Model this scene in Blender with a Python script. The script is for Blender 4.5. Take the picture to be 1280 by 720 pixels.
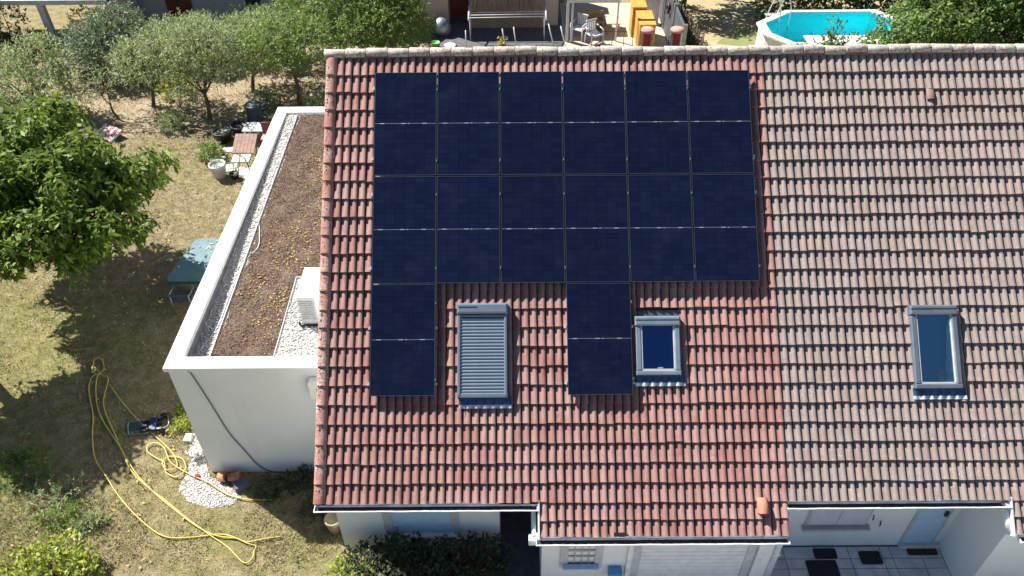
import bpy, math, random
import numpy as np
from mathutils import Matrix, Vector
R = math.radians
rng = np.random.default_rng(11)
random.seed(11)
for o in list(bpy.data.objects):
    bpy.data.objects.remove(o)
sc = bpy.context.scene
C = sc.collection

# ------------------------------------------------------------------ camera
cam_d = bpy.data.cameras.new('camera'); cam = bpy.data.objects.new('camera', cam_d); C.objects.link(cam)
F_PX, YAW, TILT, ROLL = 986.6, -0.0015, 0.7268, -0.0081
cam_d.sensor_width = 36.0; cam_d.lens = F_PX / 1280 * 36.0
cam_d.clip_start = 0.1; cam_d.clip_end = 1500
fwd = Vector((math.sin(YAW)*math.cos(TILT), math.cos(YAW)*math.cos(TILT), -math.sin(TILT)))
right = Vector((math.cos(YAW), -math.sin(YAW), 0)); up = right.cross(fwd)
r2 = math.cos(ROLL)*right + math.sin(ROLL)*up; u2 = -math.sin(ROLL)*right + math.cos(ROLL)*up
cam.matrix_world = Matrix(((r2.x, u2.x, -fwd.x, 2.298), (r2.y, u2.y, -fwd.y, -12.404), (r2.z, u2.z, -fwd.z, 13.387), (0, 0, 0, 1)))
sc.camera = cam

# ------------------------------------------------------------------ sky, sun, exposure
SUN_D = Vector((2.34, -1.62, -3.17)).normalized()
SUN_EL = math.asin(-SUN_D.z); SUN_ROT = math.atan2(-SUN_D.x, -SUN_D.y)
w = bpy.data.worlds.new('World'); sc.world = w; w.use_nodes = True
nt = w.node_tree
sky = nt.nodes.new('ShaderNodeTexSky'); sky.sky_type = 'NISHITA'; sky.sun_disc = False
sky.sun_elevation = SUN_EL; sky.sun_rotation = SUN_ROT
sky.air_density = 0.72; sky.dust_density = 0.05; sky.ozone_density = 2.2
nt.nodes['Background'].inputs[1].default_value = 0.05
nt.links.new(sky.outputs[0], nt.nodes['Background'].inputs[0])
sd = bpy.data.lights.new('sun', 'SUN'); sd.energy = 5.0; sd.angle = R(0.5); sd.color = (1.0, 0.955, 0.88)
so = bpy.data.objects.new('sun', sd); C.objects.link(so); so.location = (-20, 14, 30)
so.rotation_euler = SUN_D.to_track_quat('-Z', 'Y').to_euler()
sc.view_settings.view_transform = 'Standard'; sc.view_settings.look = 'None'
sc.view_settings.exposure = 1.15; sc.view_settings.gamma = 1.0; sc.view_settings.use_curve_mapping = False
sc.render.engine = 'CYCLES'

# ------------------------------------------------------------------ material helpers
class NT:
    def __init__(s, name):
        s.m = bpy.data.materials.new(name); s.m.use_nodes = True
        s.t = s.m.node_tree; s.p = s.t.nodes['Principled BSDF']; s.out = s.t.nodes['Material Output']
    def n(s, typ, **kw):
        nd = s.t.nodes.new(typ)
        for k, v in kw.items(): setattr(nd, k, v)
        return nd
    def l(s, a, b): s.t.links.new(a, b)
    def inp(s, sock, v):
        if hasattr(v, 'is_output'): s.l(v, sock)
        elif isinstance(v, (tuple, list)) and len(v) == 3 and sock.type == 'RGBA': sock.default_value = (*v, 1)
        else: sock.default_value = v
    def noise(s, scale, detail=4, rough=0.55, vec=None, out=0):
        nd = s.n('ShaderNodeTexNoise'); nd.inputs['Scale'].default_value = scale
        nd.inputs['Detail'].default_value = detail; nd.inputs['Roughness'].default_value = rough
        if vec is not None: s.l(vec, nd.inputs['Vector'])
        return nd.outputs[out]
    def pos(s): return s.n('ShaderNodeNewGeometry').outputs['Position']
    def island(s): return s.n('ShaderNodeNewGeometry').outputs['Random Per Island']
    def objrand(s): return s.n('ShaderNodeObjectInfo').outputs['Random']
    def objco(s): return s.n('ShaderNodeTexCoord').outputs['Object']
    def math(s, op, a, b=0.0, clamp=False):
        nd = s.n('ShaderNodeMath', operation=op, use_clamp=clamp); s.inp(nd.inputs[0], a); s.inp(nd.inputs[1], b); return nd.outputs[0]
    def mix(s, f, a, b, typ='MIX'):
        nd = s.n('ShaderNodeMix', data_type='RGBA', blend_type=typ)
        s.inp(nd.inputs[0], f); s.inp(nd.inputs[6], a); s.inp(nd.inputs[7], b); return nd.outputs[2]
    def ramp(s, f, stops, interp='LINEAR'):
        nd = s.n('ShaderNodeValToRGB'); nd.color_ramp.interpolation = interp
        e = nd.color_ramp.elements
        while len(e) < len(stops): e.new(0.5)
        for el, (p, c) in zip(e, stops):
            el.position = p; el.color = (*c, 1) if len(c) == 3 else c
        s.l(f, nd.inputs[0]); return nd.outputs[0]
    def step(s, f, a, b):
        nd = s.n('ShaderNodeMapRange', interpolation_type='SMOOTHSTEP'); s.l(f, nd.inputs[0])
        nd.inputs[1].default_value = a; nd.inputs[2].default_value = b; return nd.outputs[0]
    def bump(s, h, strength=0.3, dist=0.02):
        nd = s.n('ShaderNodeBump'); nd.inputs['Strength'].default_value = strength; nd.inputs['Distance'].default_value = dist
        s.l(h, nd.inputs['Height']); s.l(nd.outputs[0], s.p.inputs['Normal']); return nd
    def set(s, **kw):
        for k, v in kw.items(): s.inp(s.p.inputs[k.replace('_', ' ')], v)
        return s.m

def simple(name, col, rough=0.6, metal=0.0, var=0.12, scale=6.0, bump=0.0, spec=0.5):
    n = NT(name)
    f = n.noise(scale, 5, 0.6, n.objco())
    d = tuple(c*(1-var*1.6) for c in col); b = tuple(min(1, c*(1+var)) for c in col)
    n.set(Base_Color=n.mix(n.step(f, 0.3, 0.7), d, b), Roughness=rough, Metallic=metal)
    n.p.inputs['Specular IOR Level'].default_value = spec
    if bump: n.bump(n.noise(scale*12, 3, 0.6, n.objco()), bump, 0.01)
    return n.m

M = {}
def render_wall(name, col, dirt=(0.42, 0.40, 0.36)):
    n = NT(name); p = n.pos()
    mp = n.n('ShaderNodeMapping'); mp.inputs['Scale'].default_value = (3.0, 3.0, 0.35); n.l(p, mp.inputs[0])
    streak = n.step(n.noise(1.2, 5, 0.6, mp.outputs[0]), 0.52, 0.85)
    big = n.noise(0.9, 4, 0.5, p)
    c = n.mix(n.step(big, 0.3, 0.7), tuple(x*0.93 for x in col), col)
    c = n.mix(n.math('MULTIPLY', streak, 0.22), c, dirt)
    n.set(Base_Color=c, Roughness=0.9); n.bump(n.noise(160, 3, 0.6, p), 0.25, 0.006)
    return n.m
M['render'] = render_wall('white_render', (0.83, 0.835, 0.83))
M['render_cool'] = render_wall('pale_render', (0.80, 0.825, 0.80))
M['coping'] = render_wall('white_coping', (0.82, 0.82, 0.81))
M['render_grey'] = render_wall('grey_render', (0.46, 0.45, 0.45))
M['render_beige'] = render_wall('beige_render', (0.50, 0.43, 0.36))

def tile_mat(name, cols, lichen, lich_amt, redbias=None, pale=(0.46, 0.36, 0.33)):
    n = NT(name); p = n.pos()
    rnd = n.math('FRACT', n.math('ADD', n.objrand(), n.island()))
    c = n.ramp(rnd, [(i/(len(cols)-1), k) for i, k in enumerate(cols)])
    big = n.step(n.noise(0.45, 4, 0.55, p), 0.32, 0.68)
    c = n.mix(n.math('MULTIPLY', big, 0.7), c, redbias or cols[-1])
    grime = n.step(n.noise(7.0, 5, 0.65, p), 0.48, 0.78)
    c = n.mix(n.math('MULTIPLY', grime, 0.55), c, tuple(x*0.52 for x in cols[0]))
    sp = n.step(n.noise(34.0, 3, 0.7, p), 0.60 - lich_amt*0.12, 0.74)
    patch = n.step(n.noise(3.1, 3, 0.6, p), 0.40, 0.66)
    c = n.mix(n.math('MULTIPLY', n.math('MULTIPLY', sp, patch), min(1.0, 0.55+lich_amt)), c, lichen)
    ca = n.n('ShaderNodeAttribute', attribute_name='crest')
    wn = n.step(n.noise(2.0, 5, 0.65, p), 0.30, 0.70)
    crest_pale = n.math('MULTIPLY', n.math('MULTIPLY', ca.outputs['Fac'], wn), 0.55)
    c = n.mix(crest_pale, c, pale)  # paler towards the roll crests, broken up by noise
    stk = n.n('ShaderNodeMapping'); stk.inputs['Scale'].default_value = (5.0, 0.5, 0.5); n.l(p, stk.inputs[0])
    c = n.mix(n.math('MULTIPLY', n.step(n.noise(1.6, 4, 0.6, stk.outputs[0]), 0.55, 0.75), 0.35), c, tuple(x*0.62 for x in cols[0]))
    fine = n.noise(90.0, 3, 0.7, p)
    c = n.mix(n.math('MULTIPLY', fine, 0.35), c, tuple(x*0.7 for x in cols[1]))
    n.set(Base_Color=c, Roughness=0.85); n.p.inputs['Specular IOR Level'].default_value = 0.3
    n.bump(n.noise(120, 4, 0.7, p), 0.35, 0.004)
    return n.m
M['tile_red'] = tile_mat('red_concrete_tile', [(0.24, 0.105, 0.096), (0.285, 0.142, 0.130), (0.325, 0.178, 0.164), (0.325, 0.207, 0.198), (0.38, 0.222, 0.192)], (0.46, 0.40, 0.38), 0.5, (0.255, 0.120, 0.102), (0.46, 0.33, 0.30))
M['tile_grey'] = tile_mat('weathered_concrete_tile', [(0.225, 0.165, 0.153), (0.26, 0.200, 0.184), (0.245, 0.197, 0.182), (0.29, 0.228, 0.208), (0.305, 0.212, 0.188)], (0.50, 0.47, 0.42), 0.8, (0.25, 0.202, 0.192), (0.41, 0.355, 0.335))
M['tile_verge'] = tile_mat('mortared_verge_tile', [(0.30, 0.12, 0.09), (0.38, 0.18, 0.14), (0.40, 0.2, 0.16)], (0.74, 0.71, 0.66), 1.6)
M['tile_new'] = simple('new_orange_tile', (0.46, 0.20, 0.135), 0.8)
M['terracotta'] = simple('terracotta', (0.50, 0.22, 0.13), 0.8, var=0.2, bump=0.2)
M['vent_pink'] = simple('faded_terracotta', (0.56, 0.27, 0.22), 0.8, var=0.2)
def ridge_mat():
    n = NT('lichened_ridge_tile'); p = n.pos()
    rnd = n.objrand()
    c = n.ramp(rnd, [(0, (0.36, 0.30, 0.25)), (0.5, (0.46, 0.41, 0.35)), (1, (0.36, 0.24, 0.19))])
    c = n.mix(n.step(n.noise(14, 5, 0.7, p), 0.42, 0.62), c, (0.58, 0.55, 0.48))
    c = n.mix(n.step(n.noise(30, 4, 0.75, p), 0.53, 0.62), c, (0.15, 0.10, 0.085))
    n.set(Base_Color=c, Roughness=0.95); n.bump(n.noise(70, 4, 0.7, p), 0.5, 0.008); return n.m
M['ridge'] = ridge_mat()
M['deck'] = simple('roof_timber', (0.12, 0.085, 0.06), 0.9)
M['mortar'] = simple('ridge_mortar', (0.24, 0.14, 0.115), 0.95, var=0.3, scale=20)
M['fascia'] = simple('white_painted_metal', (0.74, 0.76, 0.78), 0.45, var=0.1)
M['gutter'] = simple('grey_white_gutter', (0.66, 0.70, 0.74), 0.4, var=0.2, scale=3)
M['pipe'] = simple('pale_downpipe', (0.62, 0.68, 0.74), 0.4, var=0.1)
M['shutter_white'] = simple('white_shutter', (0.72, 0.73, 0.74), 0.5, var=0.06)
M['shutter_lilac'] = simple('pale_grey_shutter', (0.60, 0.59, 0.62), 0.55, var=0.05)
M['door_blue'] = simple('blue_white_door', (0.46, 0.64, 0.80), 0.45, var=0.05)
M['frame_grey'] = simple('grey_trim', (0.50, 0.50, 0.53), 0.6, var=0.08)
M['darkroom'] = simple('dark_interior', (0.035, 0.035, 0.04), 0.8)
M['dark_stone'] = simple('dark_porch_paving', (0.10, 0.10, 0.115), 0.7, var=0.2)
M['paver'] = simple('grey_terrace_tile', (0.62, 0.61, 0.61), 0.6, var=0.14, scale=3)
M['joint'] = simple('dark_joint', (0.10, 0.10, 0.10), 0.9)
M['mat_black'] = simple('black_rubber_mat', (0.022, 0.02, 0.022), 0.9, bump=0.4, scale=20)
M['mat_brown'] = simple('brown_coir_mat', (0.07, 0.038, 0.022), 0.95, bump=0.6, scale=30)
M['alu'] = simple('brushed_aluminium', (0.55, 0.57, 0.60), 0.35, metal=0.9, var=0.05)
M['alu_lt'] = simple('bare_aluminium', (0.75, 0.76, 0.78), 0.3, metal=0.6, var=0.05)
M['black_frame'] = simple('black_anodised_frame', (0.065, 0.085, 0.125), 0.35, metal=0.5, var=0.05)
M['sk_frame'] = simple('grey_skylight_cladding', (0.17, 0.20, 0.25), 0.42, metal=0.35, var=0.08, scale=3)
M['sk_frame_lt'] = simple('light_grey_skylight_cladding', (0.19, 0.245, 0.30), 0.45, metal=0.2, var=0.1, scale=3)
M['slat'] = simple('aluminium_shutter_slat', (0.19, 0.245, 0.32), 0.4, metal=0.4, var=0.04)
M['lead'] = simple('grey_lead_flashing', (0.075, 0.12, 0.21), 0.32, metal=0.5, var=0.15, scale=8)  # blue of the reflected sky is put into the lead colour
M['lead_dull'] = simple('dull_lead', (0.12, 0.13, 0.15), 0.55, metal=0.3, var=0.2, scale=8)
M['lead_lt'] = simple('crimped_flashing_edge', (0.62, 0.68, 0.76), 0.35, metal=0.4, var=0.15, scale=10)
M['ac_white'] = simple('white_enamel', (0.80, 0.80, 0.78), 0.4, var=0.03)
M['ac_grill'] = simple('beige_louvre', (0.62, 0.61, 0.57), 0.5, var=0.08)
M['black'] = simple('black_plastic', (0.02, 0.02, 0.022), 0.5)
M['cable_grey'] = simple('dark_grey_cable', (0.07, 0.08, 0.095), 0.6)
M['cable_white'] = simple('white_cable', (0.62, 0.66, 0.68), 0.5)
M['hose'] = simple('yellow_hose', (0.58, 0.47, 0.10), 0.45, var=0.12, scale=3)
M['teal'] = simple('teal_plastic', (0.085, 0.17, 0.195), 0.5, var=0.12)
M['teal_dark'] = simple('dark_teal_plastic', (0.03, 0.08, 0.085), 0.4)
M['grey_metal'] = simple('grey_metal_tube', (0.30, 0.32, 0.34), 0.4, metal=0.6)
M['navy'] = simple('navy_steel', (0.03, 0.045, 0.10), 0.4, metal=0.3)
M['concrete'] = simple('pale_concrete', (0.58, 0.56, 0.52), 0.9, var=0.12, scale=1.5, bump=0.2)
M['wood'] = simple('brown_wood', (0.24, 0.145, 0.115), 0.7, var=0.2, scale=8)
M['wood_yellow'] = simple('orange_yellow_wood', (0.58, 0.30, 0.055), 0.55, var=0.14, scale=4)
M['wood_tan'] = simple('tan_wood', (0.34, 0.21, 0.10), 0.65, var=0.2, scale=5)
M['cream'] = simple('cream_stone', (0.46, 0.40, 0.30), 0.8, var=0.08)
M['stone_white'] = simple('pale_stone_slab', (0.60, 0.58, 0.54), 0.85, var=0.12, bump=0.2)
M['pot_white'] = simple('white_glazed_pot', (0.50, 0.51, 0.53), 0.35, var=0.05)
M['pot_black'] = simple('black_pot', (0.018, 0.018, 0.02), 0.5)
M['drum'] = simple('slate_blue_drum', (0.06, 0.09, 0.11), 0.4)
M['red_paint'] = simple('dark_red_paint', (0.17, 0.03, 0.03), 0.5)
M['red'] = simple('red_plastic', (0.50, 0.04, 0.05), 0.4)
M['pink'] = simple('pink_stripe_fabric', (0.55, 0.22, 0.22), 0.9)
M['white_fabric'] = simple('white_fabric', (0.74, 0.70, 0.66), 0.9)
M['post_white'] = simple('weathered_white_post', (0.52, 0.53, 0.55), 0.6, var=0.15)
M['post_grey'] = simple('grey_white_frame', (0.50, 0.52, 0.53), 0.5, var=0.1)
M['canopy'] = simple('blue_grey_canopy_roof', (0.10, 0.14, 0.22), 0.5, var=0.2)
M['reed'] = simple('reed', (0.36, 0.29, 0.21), 0.9, var=0.3, scale=20)
M['bark'] = simple('grey_brown_bark', (0.12, 0.085, 0.06), 0.95, var=0.3, scale=14, bump=0.6)
M['straw'] = simple('dry_stalk', (0.40, 0.33, 0.22), 0.9)
M['green_plastic'] = simple('bright_green_plastic', (0.12, 0.36, 0.08), 0.5)
M['blue_paint'] = simple('blue_painted_metal', (0.10, 0.32, 0.62), 0.4)
M['curtain'] = simple('white_curtain', (0.75, 0.80, 0.80), 0.9)
M['blind'] = simple('blue_blind', (0.010, 0.065, 0.30), 0.7, var=0.05)  # blue sheet added under the pane in place of the reflected sky
M['room'] = simple('blue_grey_room', (0.04, 0.36, 0.66), 0.8, var=0.06, scale=1.5)  # reveal painted blue to carry the sky's reflection in the pane
M['pool_wall'] = simple('white_pool_wall', (0.70, 0.70, 0.68), 0.5, var=0.08)
M['pool_liner'] = simple('turquoise_liner', (0.10, 0.78, 0.84), 0.5, var=0.05, scale=1)
M['pool_step'] = simple('pale_pool_rim', (0.62, 0.62, 0.60), 0.6, var=0.08)

def glass_mat(name, tint, fac, refl=(0.8, 0.9, 1.0)):
    n = NT(name)
    tr = n.n('ShaderNodeBsdfTransparent'); tr.inputs[0].default_value = (*tint, 1)
    gl = n.n('ShaderNodeBsdfGlossy'); gl.inputs['Color'].default_value = (*refl, 1); gl.inputs['Roughness'].default_value = 0.015
    fr = n.n('ShaderNodeFresnel'); fr.inputs[0].default_value = 1.25
    mx = n.n('ShaderNodeMixShader'); n.l(n.math('ADD', fr.outputs[0], fac, True), mx.inputs[0])
    n.l(tr.outputs[0], mx.inputs[1]); n.l(gl.outputs[0], mx.inputs[2]); n.l(mx.outputs[0], n.out.inputs[0])
    return n.m
M['pane'] = glass_mat('skylight_glass', (0.80, 0.92, 0.97), 0.20, (0.35, 0.66, 1.0))
M['pane_sky'] = glass_mat('coated_skylight_glass', (0.92, 0.97, 0.99), 0.50, (0.58, 0.93, 1.0))
M['win_glass'] = glass_mat('window_glass', (0.5, 0.6, 0.65), 0.12)

def cell_mat():
    n = NT('solar_cells'); co = n.objco()
    sx = n.n('ShaderNodeSeparateXYZ'); n.l(co, sx.inputs[0])
    X = n.math('MULTIPLY', n.math('SUBTRACT', sx.outputs[0], 0.021), 6/0.996)
    Y = n.math('MULTIPLY', n.math('SUBTRACT', sx.outputs[1], 0.021), 20/1.753)
    fx, fy = n.math('FRACT', X), n.math('FRACT', Y)
    def edge(f, wd): return n.math('GREATER_THAN', n.math('ABSOLUTE', n.math('SUBTRACT', f, 0.5)), 0.5-wd)
    e = n.math('MAXIMUM', edge(fx, 0.022), edge(fy, 0.045))
    bus = edge(n.math('FRACT', n.math('MULTIPLY', X, 5.0)), 0.05)
    cb = n.n('ShaderNodeCombineXYZ'); n.l(n.math('FLOOR', X), cb.inputs[0]); n.l(n.math('FLOOR', Y), cb.inputs[1]); n.l(n.math('MULTIPLY', n.objrand(), 57.0), cb.inputs[2])
    wn = n.n('ShaderNodeTexWhiteNoise'); n.l(cb.outputs[0], wn.inputs[0])
    c = n.mix(wn.outputs[0], (0.0045, 0.0078, 0.0270), (0.0072, 0.0118, 0.0370))
    c = n.mix(n.math('MULTIPLY', n.objrand(), 0.30), c, (0.0026, 0.0042, 0.0150))
    c = n.mix(n.math('MULTIPLY', bus, 0.22), c, (0.022, 0.034, 0.07))
    c = n.mix(n.math('MULTIPLY', e, 0.6), c, (0.0028, 0.004, 0.009))
    dust = n.step(n.noise(2.2, 5, 0.6, n.pos()), 0.45, 0.8)
    c = n.mix(n.math('MULTIPLY', dust, 0.012), c, (0.26, 0.27, 0.30))
    n.set(Base_Color=c, Roughness=n.math('ADD', n.math('MULTIPLY', dust, 0.12), 0.16))
    n.p.inputs['IOR'].default_value = 1.42; n.p.inputs['Specular IOR Level'].default_value = 0.36
    return n.m
M['cells'] = cell_mat()

def lawn_color(n, dry=0.0):
    p = n.pos()
    a = n.step(n.noise(0.75, 6, 0.65, p), 0.40, 0.62)
    b = n.step(n.noise(3.6, 6, 0.75, p), 0.36, 0.66)
    straw = n.mix(b, (0.25, 0.20, 0.112), (0.44, 0.355, 0.225))
    green = n.mix(b, (0.19, 0.20, 0.062), (0.38, 0.355, 0.15))
    sx = n.n('ShaderNodeSeparateXYZ'); n.l(p, sx.inputs[0])
    # greener to the west side under the trees, drier by the path beside the extension
    west = n.step(sx.outputs[0], -5.2, -9.0)
    south = n.step(sx.outputs[1], 4.5, 1.0)
    front = n.math('MULTIPLY', n.step(sx.outputs[1], -2.6, -4.6), 0.42)
    g = n.math('MULTIPLY', n.math('ADD', n.math('MAXIMUM', n.math('MULTIPLY', west, south), front), n.math('MULTIPLY', a, 0.55), True), 0.9 - dry)
    c = n.mix(g, straw, green)
    bare = n.step(n.noise(1.1, 6, 0.7, p), 0.58, 0.70)
    c = n.mix(n.math('MULTIPLY', bare, 0.6), c, (0.52, 0.43, 0.32))
    return c
def ground_mat():
    n = NT('dry_lawn'); c = lawn_color(n); p = n.pos()
    f = n.noise(26, 5, 0.75, p)
    c = n.mix(n.step(f, 0.35, 0.7), n.mix(0.45, c, (0.14, 0.12, 0.07)), c)
    n.set(Base_Color=c, Roughness=1.0); n.p.inputs['Specular IOR Level'].default_value = 0.1
    n.bump(f, 0.9, 0.05); return n.m
M['ground'] = ground_mat()
def grass_mat():
    n = NT('grass_blades'); c = lawn_color(n)
    c = n.mix(n.math('MULTIPLY', n.island(), 0.55), c, (0.42, 0.37, 0.23))
    n.set(Base_Color=c, Roughness=0.9); n.p.inputs['Specular IOR Level'].default_value = 0.15
    return n.m
M['grass'] = grass_mat()
def soil_mat(name, a, b, cc, scale=3.0):
    n = NT(name); p = n.pos()
    c = n.mix(n.step(n.noise(scale, 6, 0.7, p), 0.32, 0.68), a, b)
    c = n.mix(n.step(n.noise(scale*9, 5, 0.75, p), 0.52, 0.72), c, cc)
    n.set(Base_Color=c, Roughness=1.0); n.p.inputs['Specular IOR Level'].default_value = 0.1
    n.bump(n.noise(scale*14, 5, 0.75, p), 0.9, 0.03); return n.m
M['soil'] = soil_mat('green_roof_substrate', (0.115, 0.080, 0.064), (0.180, 0.130, 0.106), (0.27, 0.205, 0.155))
M['mulch'] = soil_mat('dry_mulch', (0.26, 0.205, 0.135), (0.40, 0.33, 0.235), (0.50, 0.44, 0.34), 1.6)
M['bleached'] = soil_mat('bleached_lawn', (0.33, 0.27, 0.15), (0.44, 0.37, 0.22), (0.27, 0.22, 0.11), 1.5)
M['faded_green'] = soil_mat('faded_green_grass', (0.18, 0.20, 0.085), (0.23, 0.24, 0.11), (0.28, 0.27, 0.14), 2)
M['gravel_bed'] = soil_mat('white_gravel_bed', (0.48, 0.46, 0.43), (0.64, 0.62, 0.59), (0.30, 0.28, 0.25), 6)
def isl(name, cols, rough=0.9, spec=0.3):
    n = NT(name)
    n.set(Base_Color=n.ramp(n.island(), [(i/(len(cols)-1), c) for i, c in enumerate(cols)]), Roughness=rough)
    n.p.inputs['Specular IOR Level'].default_value = spec; return n.m
M['pebble'] = isl('white_pebbles', [(0.34, 0.33, 0.31), (0.60, 0.59, 0.57), (0.72, 0.71, 0.69), (0.46, 0.44, 0.41)])
M['mortar_white'] = isl('white_mortar', [(0.42, 0.38, 0.35), (0.62, 0.58, 0.54), (0.50, 0.42, 0.38)])
M['litter'] = isl('dry_sedum', [(0.09, 0.058, 0.042), (0.155, 0.104, 0.073), (0.24, 0.175, 0.112), (0.125, 0.082, 0.062), (0.33, 0.25, 0.14)])
M['litter_y'] = isl('yellow_sedum', [(0.44, 0.30, 0.12), (0.52, 0.38, 0.18), (0.34, 0.23, 0.10)])
def leaf_mat(name, cols, trans=0.25, rough=0.5, spec=0.4):
    n = NT(name)
    c = n.ramp(n.island(), [(i/(len(cols)-1), k) for i, k in enumerate(cols)])
    n.set(Base_Color=c, Roughness=rough); n.p.inputs['Specular IOR Level'].default_value = spec
    tl = n.n('ShaderNodeBsdfTranslucent'); n.l(n.mix(0.35, c, (0.22, 0.30, 0.03)), tl.inputs[0])
    mx = n.n('ShaderNodeMixShader'); mx.inputs[0].default_value = trans
    n.l(n.p.outputs[0], mx.inputs[1]); n.l(tl.outputs[0], mx.inputs[2]); n.l(mx.outputs[0], n.out.inputs[0]); return n.m
M['leaf_dark'] = leaf_mat('broad_leaf', [(0.030, 0.070, 0.012), (0.085, 0.155, 0.022), (0.16, 0.245, 0.034), (0.26, 0.34, 0.055), (0.055, 0.10, 0.02)], 0.36, 0.55, 0.25)
M['leaf_olive'] = leaf_mat('olive_leaf', [(0.21, 0.27, 0.13), (0.31, 0.37, 0.19), (0.40, 0.45, 0.26), (0.27, 0.34, 0.13), (0.50, 0.53, 0.36)], 0.48)
M['leaf_bluegreen'] = leaf_mat('blue_green_leaf', [(0.11, 0.16, 0.095), (0.16, 0.22, 0.13), (0.23, 0.28, 0.19), (0.13, 0.18, 0.115)], 0.3)
M['leaf_bright'] = leaf_mat('bright_leaf', [(0.12, 0.20, 0.045), (0.18, 0.28, 0.065), (0.25, 0.34, 0.09), (0.15, 0.23, 0.07)], 0.38)
M['leaf_yellow'] = leaf_mat('yellow_green_leaf', [(0.24, 0.29, 0.04), (0.36, 0.41, 0.07), (0.47, 0.49, 0.12), (0.27, 0.34, 0.05)], 0.34)
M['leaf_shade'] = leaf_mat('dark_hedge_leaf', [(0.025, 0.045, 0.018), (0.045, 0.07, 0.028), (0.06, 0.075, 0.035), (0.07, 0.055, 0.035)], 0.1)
M['leaf_hedge'] = leaf_mat('laurel_leaf', [(0.02, 0.045, 0.014), (0.035, 0.07, 0.02), (0.045, 0.09, 0.025)], 0.1)
M['leaf_ivy'] = leaf_mat('green_hedge_leaf', [(0.07, 0.135, 0.03), (0.115, 0.20, 0.045), (0.17, 0.26, 0.065), (0.09, 0.16, 0.04)], 0.3, 0.55, 0.3)
M['leaf_plum'] = leaf_mat('plum_leaf', [(0.05, 0.03, 0.028), (0.09, 0.055, 0.05), (0.13, 0.09, 0.075), (0.06, 0.05, 0.035)], 0.1)
M['petal'] = isl('pale_pink_flower', [(0.55, 0.42, 0.36), (0.45, 0.34, 0.22), (0.6, 0.5, 0.45)])
M['petal_white'] = isl('white_flower', [(0.75, 0.75, 0.70), (0.72, 0.70, 0.5)])
def water_mat():
    n = NT('pool_water')
    n.set(Base_Color=(0.45, 0.92, 0.97), Roughness=0.03, IOR=1.33); n.p.inputs['Transmission Weight'].default_value = 1.0
    n.bump(n.noise(3.0, 3, 0.5, n.pos()), 0.15, 0.05)
    gl = n.p
    tr = n.n('ShaderNodeBsdfTransparent'); tr.inputs[0].default_value = (0.55, 0.95, 0.98, 1)
    g = n.n('ShaderNodeBsdfGlossy'); g.inputs['Roughness'].default_value = 0.05
    bp = n.n('ShaderNodeBump'); bp.inputs['Strength'].default_value = 0.6; bp.inputs['Distance'].default_value = 0.1; n.l(n.noise(5.0, 3, 0.6, n.pos()), bp.inputs['Height']); n.l(bp.outputs[0], g.inputs['Normal'])
    fr = n.n('ShaderNodeFresnel'); fr.inputs[0].default_value = 1.33
    mx = n.n('ShaderNodeMixShader'); n.l(fr.outputs[0], mx.inputs[0]); n.l(tr.outputs[0], mx.inputs[1]); n.l(g.outputs[0], mx.inputs[2]); n.l(mx.outputs[0], n.out.inputs[0])
    return n.m
M['water'] = water_mat()

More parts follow.
